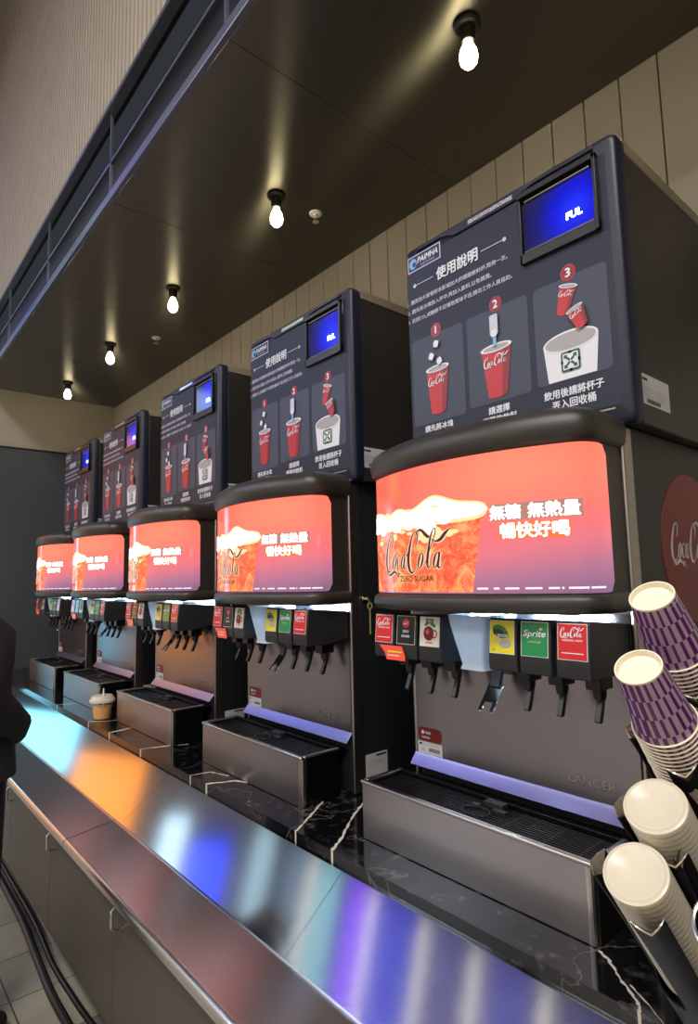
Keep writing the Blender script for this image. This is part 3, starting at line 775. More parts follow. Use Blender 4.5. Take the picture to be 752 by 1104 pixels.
    for a, c in ((.60, .63), (.645, .66), (.675, .71), (.725, .765), (.78, .805), (.81, .815), (.825, .87), (.875, .915)): g2.rect(a * SX, c * SX, .030 * SZ, .043 * SZ, 'txt_glow_small', 7, n=3)
    b.build('screen_artwork', hd, smooth=0)
    # under-header led strip + dark mounting plate
    b = MB(); b.box(-.62, -.12, -.14, -.008, 1.476, 1.4815, 'box_side'); b.build('light_housing', hd, smooth=0)
    b = MB(); b.box(-.45, -.17, -.085, -.055, 1.472, 1.476, 'led'); ls_ = b.build('light_strip', hd, smooth=0)
    al = bpy.data.lights.new('strip_light', 'AREA'); al.shape = 'RECTANGLE'; al.size = .34; al.size_y = .04; al.energy = 10; al.color = (.80, .92, 1)
    ao = bpy.data.objects.new('strip_light', al); COL.objects.link(ao); ao.parent = ls_; ao.location = Vector((-.31, -.07, 1.470)) - WORLD[ls_.name]; ao.rotation_euler.x = R(28)
    # mounting screws
    # valves
    kinds = ['red', 'black', 'white', 'yellow', 'green', 'red']
    for i, dx in enumerate((-.305, -.212, -.119, .124, .217, .315)):
        x = XC + dx; w = .0425; y0 = -.20
        b = MB(); b.prism([(y0 + .004, 1.335), (y0, 1.345), (y0, 1.378), (y0 + .008, 1.462), (y0 + .016, 1.467), (-.02, 1.453), (-.0045, 1.450), (-.0045, 1.350), (-.06, 1.345), (-.09, 1.335)], 'x', x - w, x + w, 'valve_plastic')
        vv = b.build('valve', e, bevel=.003)
        b = MB(); g = G(b, lambda u, v, l: (x + u, y0 - .0014 - .0005 * l + (v - 1.378) * .0955 if v > 1.378 else y0 - .0014 - .0005 * l, v))
        k = kinds[i]; g.rect(-.037, .037, 1.379, 1.462, 'label_white', 0); g.rect(-.0355, .0355, 1.3805, 1.4605, 'label_' + k, 1)
        if k == 'red':
            g.script(0, 1.440, .062, 'print_white', 2, 1.3, 0, 1.2); g.text('ORIGINAL TASTE', 0, 1.424, .004, 'print_white', 2, .03, w=.05); g.rect(-.027, .027, 1.394, 1.396, 'print_white', 2)
        elif k == 'black':
            g.ell(0, 1.440, .014, .014, 'label_red', 2); g.script(0, 1.440, .022, 'print_white', 3, 1.4); g.text('ZERO', 0, 1.417, .007, 'print_white', 2, .03); g.text('SUGAR', 0, 1.403, .007, 'print_white', 2, .03, w=.032)
        elif k == 'white':
            g.rect(-.014, .014, 1.444, 1.457, 'print_green', 2); g.text('TEA', 0, 1.4505, .007, 'print_white', 3, .03); g.ell(.012, 1.441, .013, .005, 'leaf_green', 3, rot=-.5); g.ell(-.010, 1.442, .010, .004, 'leaf_green', 3, rot=.4)
            g.ell(.018, 1.415, .011, .012, 'label_red', 2); g.ell(.018, 1.415, .007, .008, 'label_white', 3); g.ell(-.002, 1.416, .019, .020, 'disc_red', 4); g.ell(-.006, 1.420, .006, .007, 'card_red', 5); g.rect(-.014, .014, 1.388, 1.392, 'card_red', 2)
        elif k == 'yellow':
            g.ell(.004, 1.412, .026, .012, 'lemon', 2); g.ell(.010, 1.404, .018, .010, 'print_grey', 3); g.ell(-.004, 1.434, .024, .015, 'leaf_green', 4, rot=-.4); g.ell(-.008, 1.430, .018, .010, 'black_line', 5, rot=-.3)
            g.text('LEMON', .002, 1.424, .008, 'print_white', 6, .03, w=.034); g.text('ICE', -.024, 1.388, .004, 'black_line', 2, .02)
        elif k == 'green':
            g.text('Sprite', 0, 1.432, .020, 'print_white', 2, .02, .25, w=.060); g.text('LEMON-LIME', 0, 1.414, .004, 'lemon', 2, .02, w=.034); g.ell(.018, 1.445, .005, .003, 'lemon', 2)
        lb = b.build('label', vv, smooth=0); lb['label'] = {'red': 'red cola drink label', 'black': 'black zero-sugar cola label', 'white': 'white label with a red teacup', 'yellow': 'yellow lemon drink label', 'green': 'green lemon-lime drink label'}[k]
        b = MB(); b.box(x - .020, x + .020, -.115, -.055, 1.300, 1.340, 'black_plastic'); b.lathe([(.016, 1.302), (.016, 1.288), (.012, 1.274), (0, 1.274)], 'black_plastic', (x, -.085, 0), 16); b.build('nozzle', vv, bevel=.003)
        b = MB(); b.prism([(-.060, 1.335), (-.050, 1.335), (-.092, 1.226), (-.100, 1.222), (-.108, 1.226)], 'x', x - .008, x + .008, 'black_plastic'); b.build('lever', vv, bevel=.002)
    b = MB(); b.prism([(-.735, 1.372), (-.640, 1.372), (-.628, 1.345), (-.628, 1.330), (-.705, 1.330), (-.712, 1.350)], 'y', -.2045, -.203, 'card_red')
    g = G(b, lambda u, v, l: (u, -.2046 - .0004 * l, v)); g.rect(-.700, -.640, 1.352, 1.357, 'label_yellow', 1); g.rect(-.700, -.650, 1.342, 1.345, 'print_white', 1)
    o = b.build('price_card', e, smooth=0); o['label'] = 'orange-red folded card over the two left valves'
    # ice chute: translucent tapering spout
    b = MB()
    def ringp(z, hw, y0, y1, r=.012):
        p = []
        for cx, cy, s in ((XC + hw - r, y1 - r, 0), (XC - hw + r, y1 - r, 90), (XC - hw + r, y0 + r, 180), (XC + hw - r, y0 + r, 270)):
            for k in range(4): a = R(s + 30 * k); p.append((cx + r * math.cos(a), cy + r * math.sin(a), z))
        return p
    rr_ = [(1.470, .066, -.185, -.03), (1.440, .062, -.182, -.035), (1.335, .038, -.165, -.06), (1.322, .042, -.169, -.056), (1.322, .037, -.164, -.061), (1.335, .035, -.162, -.063), (1.438, .059, -.179, -.038), (1.468, .063, -.182, -.033)]
    vs = []; 
    for q in rr_: vs += ringp(*q)
    n = 16; b.add(vs, [(i * n + k, i * n + (k + 1) % n, (i + 1) * n + (k + 1) % n, (i + 1) * n + k) for i in range(len(rr_) - 1) for k in range(n)], 'chute'); ch = b.build('ice_chute', e, smooth=40)
    b = MB(); b.prism([(-.045, 1.335), (-.030, 1.335), (-.055, 1.265), (-.068, 1.265)], 'x', XC - .016, XC + .016, 'black_plastic'); b.box(XC - .05, XC + .05, -.05, -.006, 1.30, 1.345, 'valve_plastic'); lv = b.build('chute_lever', e, bevel=.002)
    b = MB(); 
    b.prism([(-.060, 1.268), (-.056, 1.270), (-.092, 1.228), (-.096, 1.226)], 'x', XC - .026, XC + .026, 'chrome')
    for sgn in (-1, 1): b.prism([(-.094, 1.230), (-.090, 1.230), (-.112, 1.205), (-.116, 1.205)], 'x', XC + sgn * .019 - .007, XC + sgn * .019 + .007, 'chrome')
    b.build('lever_fork', lv, bevel=.001)
    # drip tray
    tx0, tx1, ty0, tz = -.814, -.0735, -.220, .957
    b = MB(); w = .012
    b.box(tx0, tx1 - .004, ty0, ty0 + w, CT + .001, tz - .008, 'tray_steel'); b.box(tx0, tx0 + w, ty0 + w, -.05, CT + .001, tz - .008, 'tray_black'); b.box(tx1 - w, tx1, ty0 + .022, -.05, CT + .001, tz - .008, 'tray_black'); b.box(tx0 + w, tx1 - w, -.062, -.05, CT + .001, tz - .02, 'side_black')  # side walls coloured black for the dark surroundings their steel mirrors
    b.lathe([(.014, CT + .001), (.014, tz - .008)], 'rim_steel', (tx1 - .0135, ty0 + .0135, 0), 24)
    b.box(tx0 + w, tx1 - w, ty0 + w, -.062, CT + .001, tz - .045, 'tray_black')
    tr = b.build('drip_tray', e, bevel=.002)
    b = MB()
    b.box(tx0 - .004, tx1 + .004, ty0 - .004, ty0 + .013, tz - .010, tz, 'rim_steel'); b.box(tx0 - .004, tx0 + .012, ty0 + .013, -.050, tz - .010, tz, 'rim_steel'); b.box(tx1 - .012, tx1 + .004, ty0 + .013, -.050, tz - .010, tz, 'rim_steel')
    b.build('tray_rim', tr, bevel=.003)
    b = MB()
    b.box(tx0 + .012, tx1 - .012, -.060, -.046, tz - .03, tz - .002, 'tray_black')
    b.box(tx0 + .012, tx1 - .012, -.046, -.006, tz - .02, tz - .012, 'tray_black')
    y = ty0 + .020
    while y < -.062: b.box(tx0 + .013, tx1 - .013, y, y + .0045, tz - .022, tz - .012, 'tray_black'); y += .0115
    for xx in (-.72, -.60, -.47, -.34, -.22, -.13): b.box(xx, xx + .006, ty0 + .014, -.060, tz - .026, tz - .014, 'tray_black')
    b.build('grille', tr, bevel=.001)
    b = MB(); pts = [(XC - .02 + .040 * math.cos(2 * PI * k / 24), -.150 + .030 * math.sin(2 * PI * k / 24), tz - .008) for k in range(25)]
    b.tube(pts, .0022, 'side_black', 6); b.box(XC - .03, XC + .03, -.10, -.075, tz - .012, tz + .004, 'valve_plastic'); b.box(XC + .01, XC + .05, -.12, -.105, tz - .012, tz - .004, 'valve_plastic'); b.box(XC - .055, XC - .03, -.125, -.110, tz - .012, tz - .003, 'valve_plastic')
    b.build('drain_ring', tr, bevel=.001)
    # side: round red emblem, lock with keys, paper
    b = MB(); g = G(b, lambda u, v, l: (bx1 + .001 + .0005 * l, u, v))
    b.lathe([(0, .0022), (.205, .0022), (.213, .0015), (.214, 0)], 'disc_red', (bx1, .402, 1.645), 48, (Vector((0, 1, 0)), Vector((0, 0, 1)), Vector((1, 0, 0))))
    g.script(.402, 1.650, .33, 'disc_white', 4, 1.15, 0, 1.1)
    b.build('round_emblem', e)
    b = MB(); b.lathe([(.0, .008), (.010, .008), (.012, .004), (.012, 0)], 'chrome', (bx1, .062, 1.497), 20, (Vector((0, 1, 0)), Vector((0, 0, 1)), Vector((1, 0, 0))))
    lk = b.build('lock', e)
    b = MB(); kx = bx1 + .016
    b.box(bx1 + .008, bx1 + .024, .060, .064, 1.493, 1.501, 'key_brass'); b.lathe([(.008, -.001), (.014, -.001), (.014, .001), (.008, .001), (.008, -.001)], 'key_brass', (kx, .080, 1.468), 16, (Vector((0, 1, 0)), Vector((0, 0, 1)), Vector((1, 0, 0))))
    b.tube([(kx, .062, 1.497), (kx, .072, 1.494), (kx, .080, 1.482)], .0015, 'key_brass', 6); b.box(kx - .001, kx + .001, .077, .083, 1.36, 1.456, 'key_brass')
    b.build('key_set', lk)
    b = MB(); g = G(b, lambda u, v, l: (bx1 + .001 + .0005 * l, u, v)); g.rect(.052, .165, .812, .915, 'sticker', 1); g.rect(.105, .158, .902, .908, 'black_line', 2)
    for k in range(8): g.rect(.062, .062 + .08 * (.6 + .4 * math.sin(k)), .893 - k * .009, .895 - k * .009, 'print_grey', 2)
    b.build('notice_sticker', e, smooth=0)
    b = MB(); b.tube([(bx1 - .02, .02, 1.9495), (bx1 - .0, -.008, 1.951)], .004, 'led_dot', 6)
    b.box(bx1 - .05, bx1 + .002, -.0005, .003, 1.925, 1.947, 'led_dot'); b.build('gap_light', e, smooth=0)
    return e

off = [0, 1.0602, 2.1279, 3.1984, 4.2000]
im, dd = ice_maker(), dispenser()
li = ['largest black ice maker box nearest the camera, with printed drink instructions', 'second nearest ice maker box, its side partly behind the nearest box', 'middle ice maker box of the row, above the middle dispenser',
      'second farthest ice maker box, against the planked wall', 'farthest and smallest looking ice maker box, by the dark end wall']
ld = ['nearest drink dispenser with lit red header and readable valve labels', 'second nearest drink dispenser with keys hanging from its side lock', 'middle drink dispenser whose splash plate reflects warm orange',
      'second farthest drink dispenser, just behind the lidded tea cup', 'farthest drink dispenser, beside the dark end wall and the standing person']
for k in range(5):
    a = im if k == 0 else copy_tree(im); c = dd if k == 0 else copy_tree(dd)
    if k: a.location.x = WORLD['ice_maker'].x - off[k]; c.location.x = WORLD['drink_dispenser'].x - off[k]
    tag(a, li[k], 'ice maker', 'ice makers on top of the dispensers'); tag(c, ld[k], 'drink dispenser', 'drink dispensers along the counter')

# =================================================================== CEILING LAMPS AND SPRINKLERS
def lamp():
    x, y = -.50, .075; e = empty('ceiling_light', (x, y, 3.493))
    b = MB(); b.lathe([(0, 3.4925), (.046, 3.4925), (.046, 3.478), (.040, 3.472), (.028, 3.470), (.026, 3.425), (.022, 3.418), (0, 3.418)], 'socket', (x, y, 0), 28); b.build('socket', e)
    b = MB(); b.lathe([(.014, 3.417), (.018, 3.405), (.028, 3.385), (.032, 3.362), (.029, 3.342), (.018, 3.328), (0, 3.322)], 'bulb', (x, y, 0), 24); b.build('bulb', e)
    return e
L0 = lamp()
ll = ['nearest bare ceiling bulb, high above the nearest ice maker', 'second nearest bare ceiling bulb, between the two biggest light streaks', 'middle bare ceiling bulb above the middle dispenser', 'second farthest bare ceiling bulb in a black socket', 'farthest bare ceiling bulb, close to the end wall']
xs = [-.50, -1.69, -2.90, -4.08, -5.247]
for k, x in enumerate(xs):
    a = L0 if k == 0 else copy_tree(L0); a.location.x = x
    tag(a, ll[k], 'ceiling light', 'bare bulbs on the black ceiling')
    p = bpy.data.lights.new('bulb_light', 'POINT'); p.energy = 200; p.color = (1, .86, .62); p.shadow_soft_size = .03
    o = bpy.data.objects.new('bulb_light', p); COL.objects.link(o); o.parent = a; o.location = (0, 0, -.135)
for k, (x, y) in enumerate(((-1.69, .322), (-3.747, .313))):
    e = empty('sprinkler_head', (x, y, 3.493)); 
    b = MB(); b.lathe([(0, 3.4925), (.034, 3.4925), (.032, 3.486), (.014, 3.484), (.012, 3.475), (0, 3.475)], 'cap_white', (x, y, 0), 24); b.build('escutcheon', e)
    b = MB(); b.tube([(x - .010, y, 3.478), (x - .011, y, 3.458), (x, y, 3.448)], .0025, 'chrome', 6); b.tube([(x + .010, y, 3.478), (x + .011, y, 3.458), (x, y, 3.448)], .0025, 'chrome', 6); b.lathe([(0, 3.448), (.018, 3.446), (.018, 3.444), (0, 3.444)], 'chrome', (x, y, 0), 16); b.build('deflector', e)
    tag(e, ['fire sprinkler head beside the second nearest ceiling bulb', 'small fire sprinkler head between the middle and second farthest bulbs'][k], 'sprinkler', 'sprinkler heads in the ceiling')

# =================================================================== CUP OF TEA
cx, cy = -3.075, -.258
e = empty('tea_cup', (cx, cy, CT)); 
b = MB(); b.lathe([(0, CT + .001), (.044, CT + .001), (.048, CT + .006), (.061, CT + .105), (.063, CT + .105), (.050, CT + .004)], 'clear_cup', (cx, cy, 0), 36); b.build('cup', e)
b = MB(); b.lathe([(0, CT + .004), (.045, CT + .004), (.053, CT + .068), (0, CT + .068)], 'tea', (cx, cy, 0), 32); b.build('drink', e)
b = MB(); b.lathe([(.062, CT + .098), (.071, CT + .098), (.071, CT + .110), (.064, CT + .118), (.056, CT + .132), (.048, CT + .134), (0, CT + .134)], 'lid', (cx, cy, 0), 36); b.build('lid', e)
b = MB(); b.tube([(cx + .008, cy, CT + .03), (cx + .018, cy, CT + .175)], .0045, 'straw', 10); b.build('straw', e)
tag(e, 'clear plastic cup of amber tea with white lid and straw on the marble', 'cup')

# =================================================================== CUP AND LID HOLDER
NX = Vector((0, -.643, .766)).normalized(); E1 = Vector((1, 0, 0)); E2 = NX.cross(E1).normalized()
TIPS = [Vector((.213, -.510, 1.540)), Vector((.215, -.580, 1.439)), Vector((.213, -.556, 1.238)), Vector((.203, -.611, 1.159))]
M['tube_inner'] = M['holder']
hold = empty('cup_holder', (.21, -.1, CT))
b = MB()
b.prism([(-.30, CT + .001), (-.33, .90), (-.36, .985), (-.33, 1.05), (-.335, 1.14), (-.345, 1.28), (-.30, 1.36), (.02, 1.40), (.05, CT + .001)], 'x', .135, .150, 'holder')
b.prism([(-.30, CT + .001), (-.33, .90), (-.36, .985), (-.33, 1.05), (-.335, 1.14), (-.345, 1.28), (-.30, 1.36), (.02, 1.40), (.05, CT + .001)], 'x', .270, .285, 'holder')
b.box(.150, .270, -.30, .05, CT + .001, CT + .012, 'holder'); b.box(.150, .270, .02, .04, CT + .012, 1.38, 'holder')
b.build('stand', hold, bevel=.003)
for q, T in enumerate(TIPS):
    rad = .052
    tip = [.150, .150, .028, .012][q]
    b = MB(); b.lathe([(rad, -.36), (rad + .003, -.36), (rad + .003, -.26 if q > 1 else -.30), (rad, -.26 if q > 1 else -.30), (rad, -.36)], 'holder', T, 32, (E1, E2, NX)); tb = b.build('tube', hold)
    for ang in (178, -62, 55):
        b = MB(); nA, nT = 8, 6; half = 21; vs = []
        for j in range(nT + 1):
            for i in range(nA + 1):
                a = ang + (-half + 2 * half * i / nA); tt = abs(2 * i / nA - 1); te = -tip - .030 * (1 - tt) ; tz_ = -.34 + (te + .34) * j / nT
                flare = .006 * (j / nT) ** 3
                for rr2 in (rad + flare + .001, rad + flare + .0045):
                    vs.append(T + (E1 * math.cos(R(a)) + E2 * math.sin(R(a))) * rr2 + NX * tz_)
        W_ = (nA + 1) * 2; fs = []
        for j in range(nT):
            for i in range(nA):
                p = j * W_ + i * 2
                fs += [(p, p + 2, p + W_ + 2, p + W_), (p + 1, p + W_ + 1, p + W_ + 3, p + 3)]
        for i in range(nA): p = nT * W_ + i * 2; fs.append((p, p + 2, p + 3, p + 1)); p = i * 2; fs.append((p, p + 1, p + 3, p + 2))
        for j in range(nT): p = j * W_; fs.append((p, p + W_, p + W_ + 1, p + 1)); p = j * W_ + nA * 2; fs.append((p, p + 1, p + W_ + 1, p + W_))
        b.add(vs, fs, 'holder'); pr_ = b.build('finger', tb, smooth=40)
        # bright turned-out tab in the notch
        vs = []
        for i in range(nA + 1):
            a = ang + (-half + 2 * half * i / nA); tt = abs(2 * i / nA - 1)
            d = (E1 * math.cos(R(a)) + E2 * math.sin(R(a)))
            vs += [T + d * (rad + .0075) + NX * (-tip - .030 * (1 - tt)), T + d * (rad + .0075 + .012 * (1 - tt)) + NX * (-tip - .004 * (1 - tt)) , T + d * (rad + .0095 + .012 * (1 - tt)) + NX * (-tip - .006 * (1 - tt)), T + d * (rad + .0095) + NX * (-tip - .002 - .030 * (1 - tt))]
        fs = []
        for i in range(nA):
            for c_ in range(4): p = i * 4; fs.append((p + c_, p + (c_ + 1) % 4, p + 4 + (c_ + 1) % 4, p + 4 + c_))
        b = MB(); b.add(vs, fs, 'holder_tab'); b.build('tip_tab', tb, smooth=50)
T5 = Vector((.348, -.700, 1.180))
b = MB(); b.lathe([(.034, -.46), (.036, -.46), (.038, -.004), (.034, -.004), (.032, -.45)], 'holder', T5, 28, (E1, E2, NX)); t5 = b.build('side_tube', hold)
b = MB(); b.lathe([(.0365 + .003 * math.cos(R(a)), -.002 + .003 * math.sin(R(a))) for a in range(0, 361, 45)], 'rim_steel', T5, 28, (E1, E2, NX)); b.build('tube_rim', t5)
tag(hold, 'black four-tube cup and lid holder with pointed fingers at the right edge of the counter', 'cup holder')

def checks_mat():
    m = pbr('cup_purple_stripes', '#5a2a6a', .4)
    t, n, l = nodes(m); b = n['Principled BSDF']
    uv = n.new('ShaderNodeUVMap'); sp = n.new('ShaderNodeSeparateXYZ'); l.new(uv.outputs[0], sp.inputs[0])
    def math_(op, a, bb=None, c=None):
        x = n.new('ShaderNodeMath'); x.operation = op
        for i, q in enumerate((a, bb, c)):
            if q is None: continue
            if isinstance(q, (int, float)): x.inputs[i].default_value = q
            else: l.new(q, x.inputs[i])
        return x.outputs[0]
    # vertical stripes offset row by row; stripe duty changes in bands so it reads as warped checks
    row = math_('FLOOR', math_('MULTIPLY', sp.outputs[1], 3.4))
    shift = math_('MULTIPLY', row, .5)
    col = math_('FRACT', math_('ADD', math_('MULTIPLY', sp.outputs[0], 20), shift))
    duty = math_('ADD', .5, math_('MULTIPLY', math_('SINE', math_('MULTIPLY', sp.outputs[0], 18.85)), .16))
    st = math_('LESS_THAN', col, duty)
    mx = n.new('ShaderNodeMix'); mx.data_type = 'RGBA'; mx.inputs['A'].default_value = lin('#b59ab0'); mx.inputs['B'].default_value = lin('#5a1560'); l.new(st, mx.inputs['Factor'])
    l.new(mx.outputs['Result'], b.inputs['Base Color']); return m
M['checks'] = checks_mat()
def make_cup():
    H, r0, r1 = .118, .0335, .0455
    e = empty('paper_cup', (0, 0, 0))
    b = MB(); n = 40; b.lathe([(r0, 0), (r0 + (r1 - r0) * .5, -H * .5), (r1, -H)], 'checks', (0, 0, 0), n); o = b.build('cup_wall', e, smooth=40)
    ul = o.data.uv_layers.new(name='UVMap')
    for p in o.data.polygons:
        for li_ in p.loop_indices:
            v = o.data.vertices[o.data.loops[li_].vertex_index].co; u = (math.atan2(v.y, v.x) / (2 * PI)) % 1
            pc = (math.atan2(p.center.y, p.center.x) / (2 * PI)) % 1
            if abs(u - pc) > .5: u += 1 if pc > u else -1
            ul.data[li_].uv = (u, -v.z / H)
    b = MB(); b.lathe([(r0 + .0006, -.003), (r0 + .0006, .0005), (r0 - .0016, .0005), (r0 - .0022, -.009), (r0 - .004, -.010), (0, -.010)], 'cup_white', (0, 0, 0), n); b.build('cup_base', e, smooth=50)
    pr = [(r1 + .0018 + .0016 * math.cos(R(a)), -H - .0005 + .0016 * math.sin(R(a))) for a in range(0, 361, 45)]
    b = MB(); b.lathe(pr, 'cup_white', (0, 0, 0), n); b.build('rim', e, smooth=60)
    return e
rotm = Matrix((E1, E2, NX)).transposed().to_4x4()
c0 = make_cup(); first = True
names2 = [('topmost purple striped paper cup of the upper stack, upside down', 'topmost purple striped paper cup of the lower stack, upside down'), ]
for q in (0, 1):
    for i in range(15):
        o = c0 if first else copy_tree(c0); first = False
        rm = rotm @ Matrix.Rotation(R([-30, -12][q]), 4, 'Z')
        o.matrix_world = Matrix.Translation(TIPS[q] - NX * (.0088 * i) + (Vector((random.uniform(-1, 1), 0, 0)) * .0006 if i else Vector((0, 0, 0)))) @ rm
        if i == 0: tag(o, names2[0][q], 'paper cup', 'upside-down paper cups in the ' + ('upper' if q == 0 else 'lower') + ' tube')
        else: tag(o, 'nested paper cup showing only its white rim within the ' + ('upper' if q == 0 else 'lower') + ' cup stack', 'paper cup', 'nested paper cups in the ' + ('upper' if q == 0 else 'lower') + ' tube')
def make_lid():
    r = .0445; e = empty('drink_cover', (0, 0, 0))
    b = MB(); b.lathe([(0, -.001), (.034, -.001), (.0365, .0015), (.039, .0015), (.0405, -.0005), (r, -.0015), (r + .0006, -.004), (r + .0006, -.0102), (r - .001, -.0102), (r - .001, -.004), (.040, -.003), (0, -.003)], 'lid', (0, 0, 0), 40)
    o = b.build('lid_shell', e, smooth=50)
    return e
first = True; l0 = make_lid()
for q in (2, 3):
    for i in range(24):
        o = l0 if first else copy_tree(l0); first = False
        o.matrix_world = Matrix.Translation(TIPS[q] - NX * (.0104 * i)) @ rotm
        w = 'upper' if q == 2 else 'lower'
        if i == 0: tag(o, 'front lid of the %s stack of milky plastic lids in the holder' % w, 'cup lid', 'milky plastic lids in the %s lid tube' % w)
        else: tag(o, 'milky plastic lid nested behind the front one in the %s lid stack' % w, 'cup lid', 'nested plastic lids in the %s lid tube' % w)

# =================================================================== PERSON (mostly beyond the left edge)
def skin(name, joints, edges, mat, parent, sub=2, root=0):
    me = bpy.data.meshes.new(name); me.from_pydata([Vector(j[:3]) - WORLD[parent.name] for j in joints], edges, []); me.materials.append(M[mat])
    o = bpy.data.objects.new(name, me); COL.objects.link(o); o.parent = parent; WORLD[o.name] = WORLD[parent.name]
    sk = o.modifiers.new('skin', 'SKIN'); sk.use_smooth_shade = True
    if not me.skin_vertices: bpy.context.view_layer.objects.active = o; bpy.ops.mesh.customdata_skin_add()
    for i, j in enumerate(joints):
        rx = j[3]; ry = j[4] if len(j) > 4 else rx
        me.skin_vertices[0].data[i].radius = (rx, ry); me.skin_vertices[0].data[i].use_root = (i == root)
    s = o.modifiers.new('sub', 'SUBSURF'); s.levels = sub; s.render_levels = sub
    return o
px, py = -2.045, -1.10
pe = empty('person', (px, py, 0))
def J(x, y, z, *r): return (px + x, py + y, z) + r
body = [J(0, 0, .86, .095, .08), J(0, 0, 1.0, .12, .09), J(0, .01, 1.18, .14, .10), J(0, .0, 1.31, .13, .085), J(-.02, .01, 1.38, .055), J(-.10, .03, 1.44, .05),
        J(.14, .0, 1.30, .055), J(.22, -.04, 1.10, .043), J(.17, .08, 1.01, .034), J(.12, .10, .97, .028),
        J(-.14, .0, 1.30, .055), J(-.22, -.04, 1.10, .043), J(-.17, .08, 1.01, .034), J(-.12, .10, .97, .028),
        J(.08, 0, .80, .07), J(.10, .01, .45, .06), J(.10, -.01, .09, .04), J(.11, .10, .04, .035),
        J(-.08, 0, .80, .07), J(-.10, .01, .45, .06), J(-.10, -.01, .09, .04), J(-.11, .10, .04, .035)]
be = [(0,1),(1,2),(2,3),(3,4),(4,5),(3,6),(6,7),(7,8),(8,9),(3,10),(10,11),(11,12),(12,13),(0,14),(14,15),(15,16),(16,17),(0,18),(18,19),(19,20),(20,21)]
skin('body', body, be, 'skin', pe)
b = MB(); prof = [(0, -.115), (.035, -.108), (.052, -.08), (.064, -.04), (.072, 0), (.075, .04), (.066, .08), (.04, .105), (0, .115)]
b.lathe(prof, 'skin', (px - .115, py + .05, 1.53), 24)
b.lathe([(0, .02), (.011, .012), (.014, 0), (.008, -.02), (0, -.022)], 'skin', (px - .115, py + .125, 1.52), 10)
for sx_ in (-1, 1): b.lathe([(0, .028), (.012, .015), (.014, -.005), (.008, -.025), (0, -.028)], 'skin', (px - .115 + sx_ * .074, py + .045, 1.54), 10); b.lathe([(0, .009), (.009, 0), (0, -.009)], 'cap_white', (px - .115 + sx_ * .028, py + .113, 1.545), 12); b.lathe([(0, .005), (.005, 0), (0, -.005)], 'black_line', (px - .115 + sx_ * .028, py + .120, 1.545), 10)
b.lathe([(0, .005), (.018, 0), (0, -.005)], 'card_red', (px - .115, py + .110, 1.478), 12)
b.build('head', pe)
b = MB(); b.lathe([(.078, -.02), (.084, .03), (.078, .08), (.05, .115), (0, .128)], 'hair', (px - .115, py + .035, 1.535), 24); b.lathe([(.05, -.12), (.075, -.07), (.08, 0), (.07, .04)], 'hair', (px - .115, py + .015, 1.53), 24); b.build('hair', pe)
for sx_ in (-1, 1):
    for f in range(4):
        L_ = (.062, .070, .066, .052)[f]
        skin('finger', [J(sx_ * (.105 + f * .012), .10, .955, .010), J(sx_ * (.10 + f * .013), .105, .93, .0085), J(sx_ * (.10 + f * .013), .105, .93 - L_ * .5, .0075), J(sx_ * (.10 + f * .013), .095, .93 - L_ * .8, .0065)], [(0,1),(1,2),(2,3)], 'skin', pe, 1)
    skin('thumb', [J(sx_ * .10, .11, .965, .011), J(sx_ * .085, .12, .945, .009), J(sx_ * .08, .12, .92, .008)], [(0,1),(1,2)], 'skin', pe, 1)
b = MB(); rings = [(.85, .170, .125), (.84, .230, .155), (.92, .215, .15), (1.02, .19, .138), (1.12, .185, .13), (1.23, .20, .13), (1.31, .195, .115), (1.355, .135, .092), (1.385, .080, .068), (1.42, .068, .062), (1.415, .055, .05)]
n = 32; vs = [(px + rx * math.cos(2 * PI * k / n), py + .0 + ry * math.sin(2 * PI * k / n) * (1 + .05 * math.sin(5 * 2 * PI * k / n) * (z < 1)), z) for z, rx, ry in rings for k in range(n)]
b.add(vs, [(i * n + k, i * n + (k + 1) % n, (i + 1) * n + (k + 1) % n, (i + 1) * n + k) for i in range(len(rings) - 1) for k in range(n)], 'cloth_black')
for sg in (-1, 1):
    pts = [(.12, 0, 1.33), (.18, -.005, 1.30), (.215, -.02, 1.22), (.235, -.045, 1.14), (.23, -.03, 1.10), (.195, .04, 1.04), (.165, .09, 1.0), (.13, .10, .97)]
    b.tube([(px + sg * p[0], py + p[1], p[2]) for p in pts], [.06, .078, .074, .070, .068, .062, .055, .050], 'cloth_black', 16)
co_ = b.build('coat', pe, smooth=60)
b = MB()
for sg in (-1, 1): b.tube([(px + sg * .075, py, .93), (px + sg * .085, py, .78), (px + sg * .10, py + .01, .46), (px + sg * .10, py, .25), (px + sg * .10, py - .01, .07)], [.095, .10, .078, .068, .070], 'cloth_trouser', 16)
b.tube([(px, py, .98), (px, py, .86), (px, py, .76), (px, py, .73)], [.15, .155, .135, .09], 'cloth_trouser', 20)
b.build('trousers', pe, smooth=60)
for sx_ in (-1, 1):
    skin('shoe', [J(sx_ * .10, -.03, .045, .042, .04), J(sx_ * .105, .05, .040, .042, .036), J(sx_ * .11, .13, .032, .036, .028)], [(0,1),(1,2)], 'shoe', pe)
tag(pe, 'person in a black coat and dark trousers standing at the counter', 'person')
pe.rotation_euler.z = R(14); pe.scale = (1.07, 1.07, 1.07)

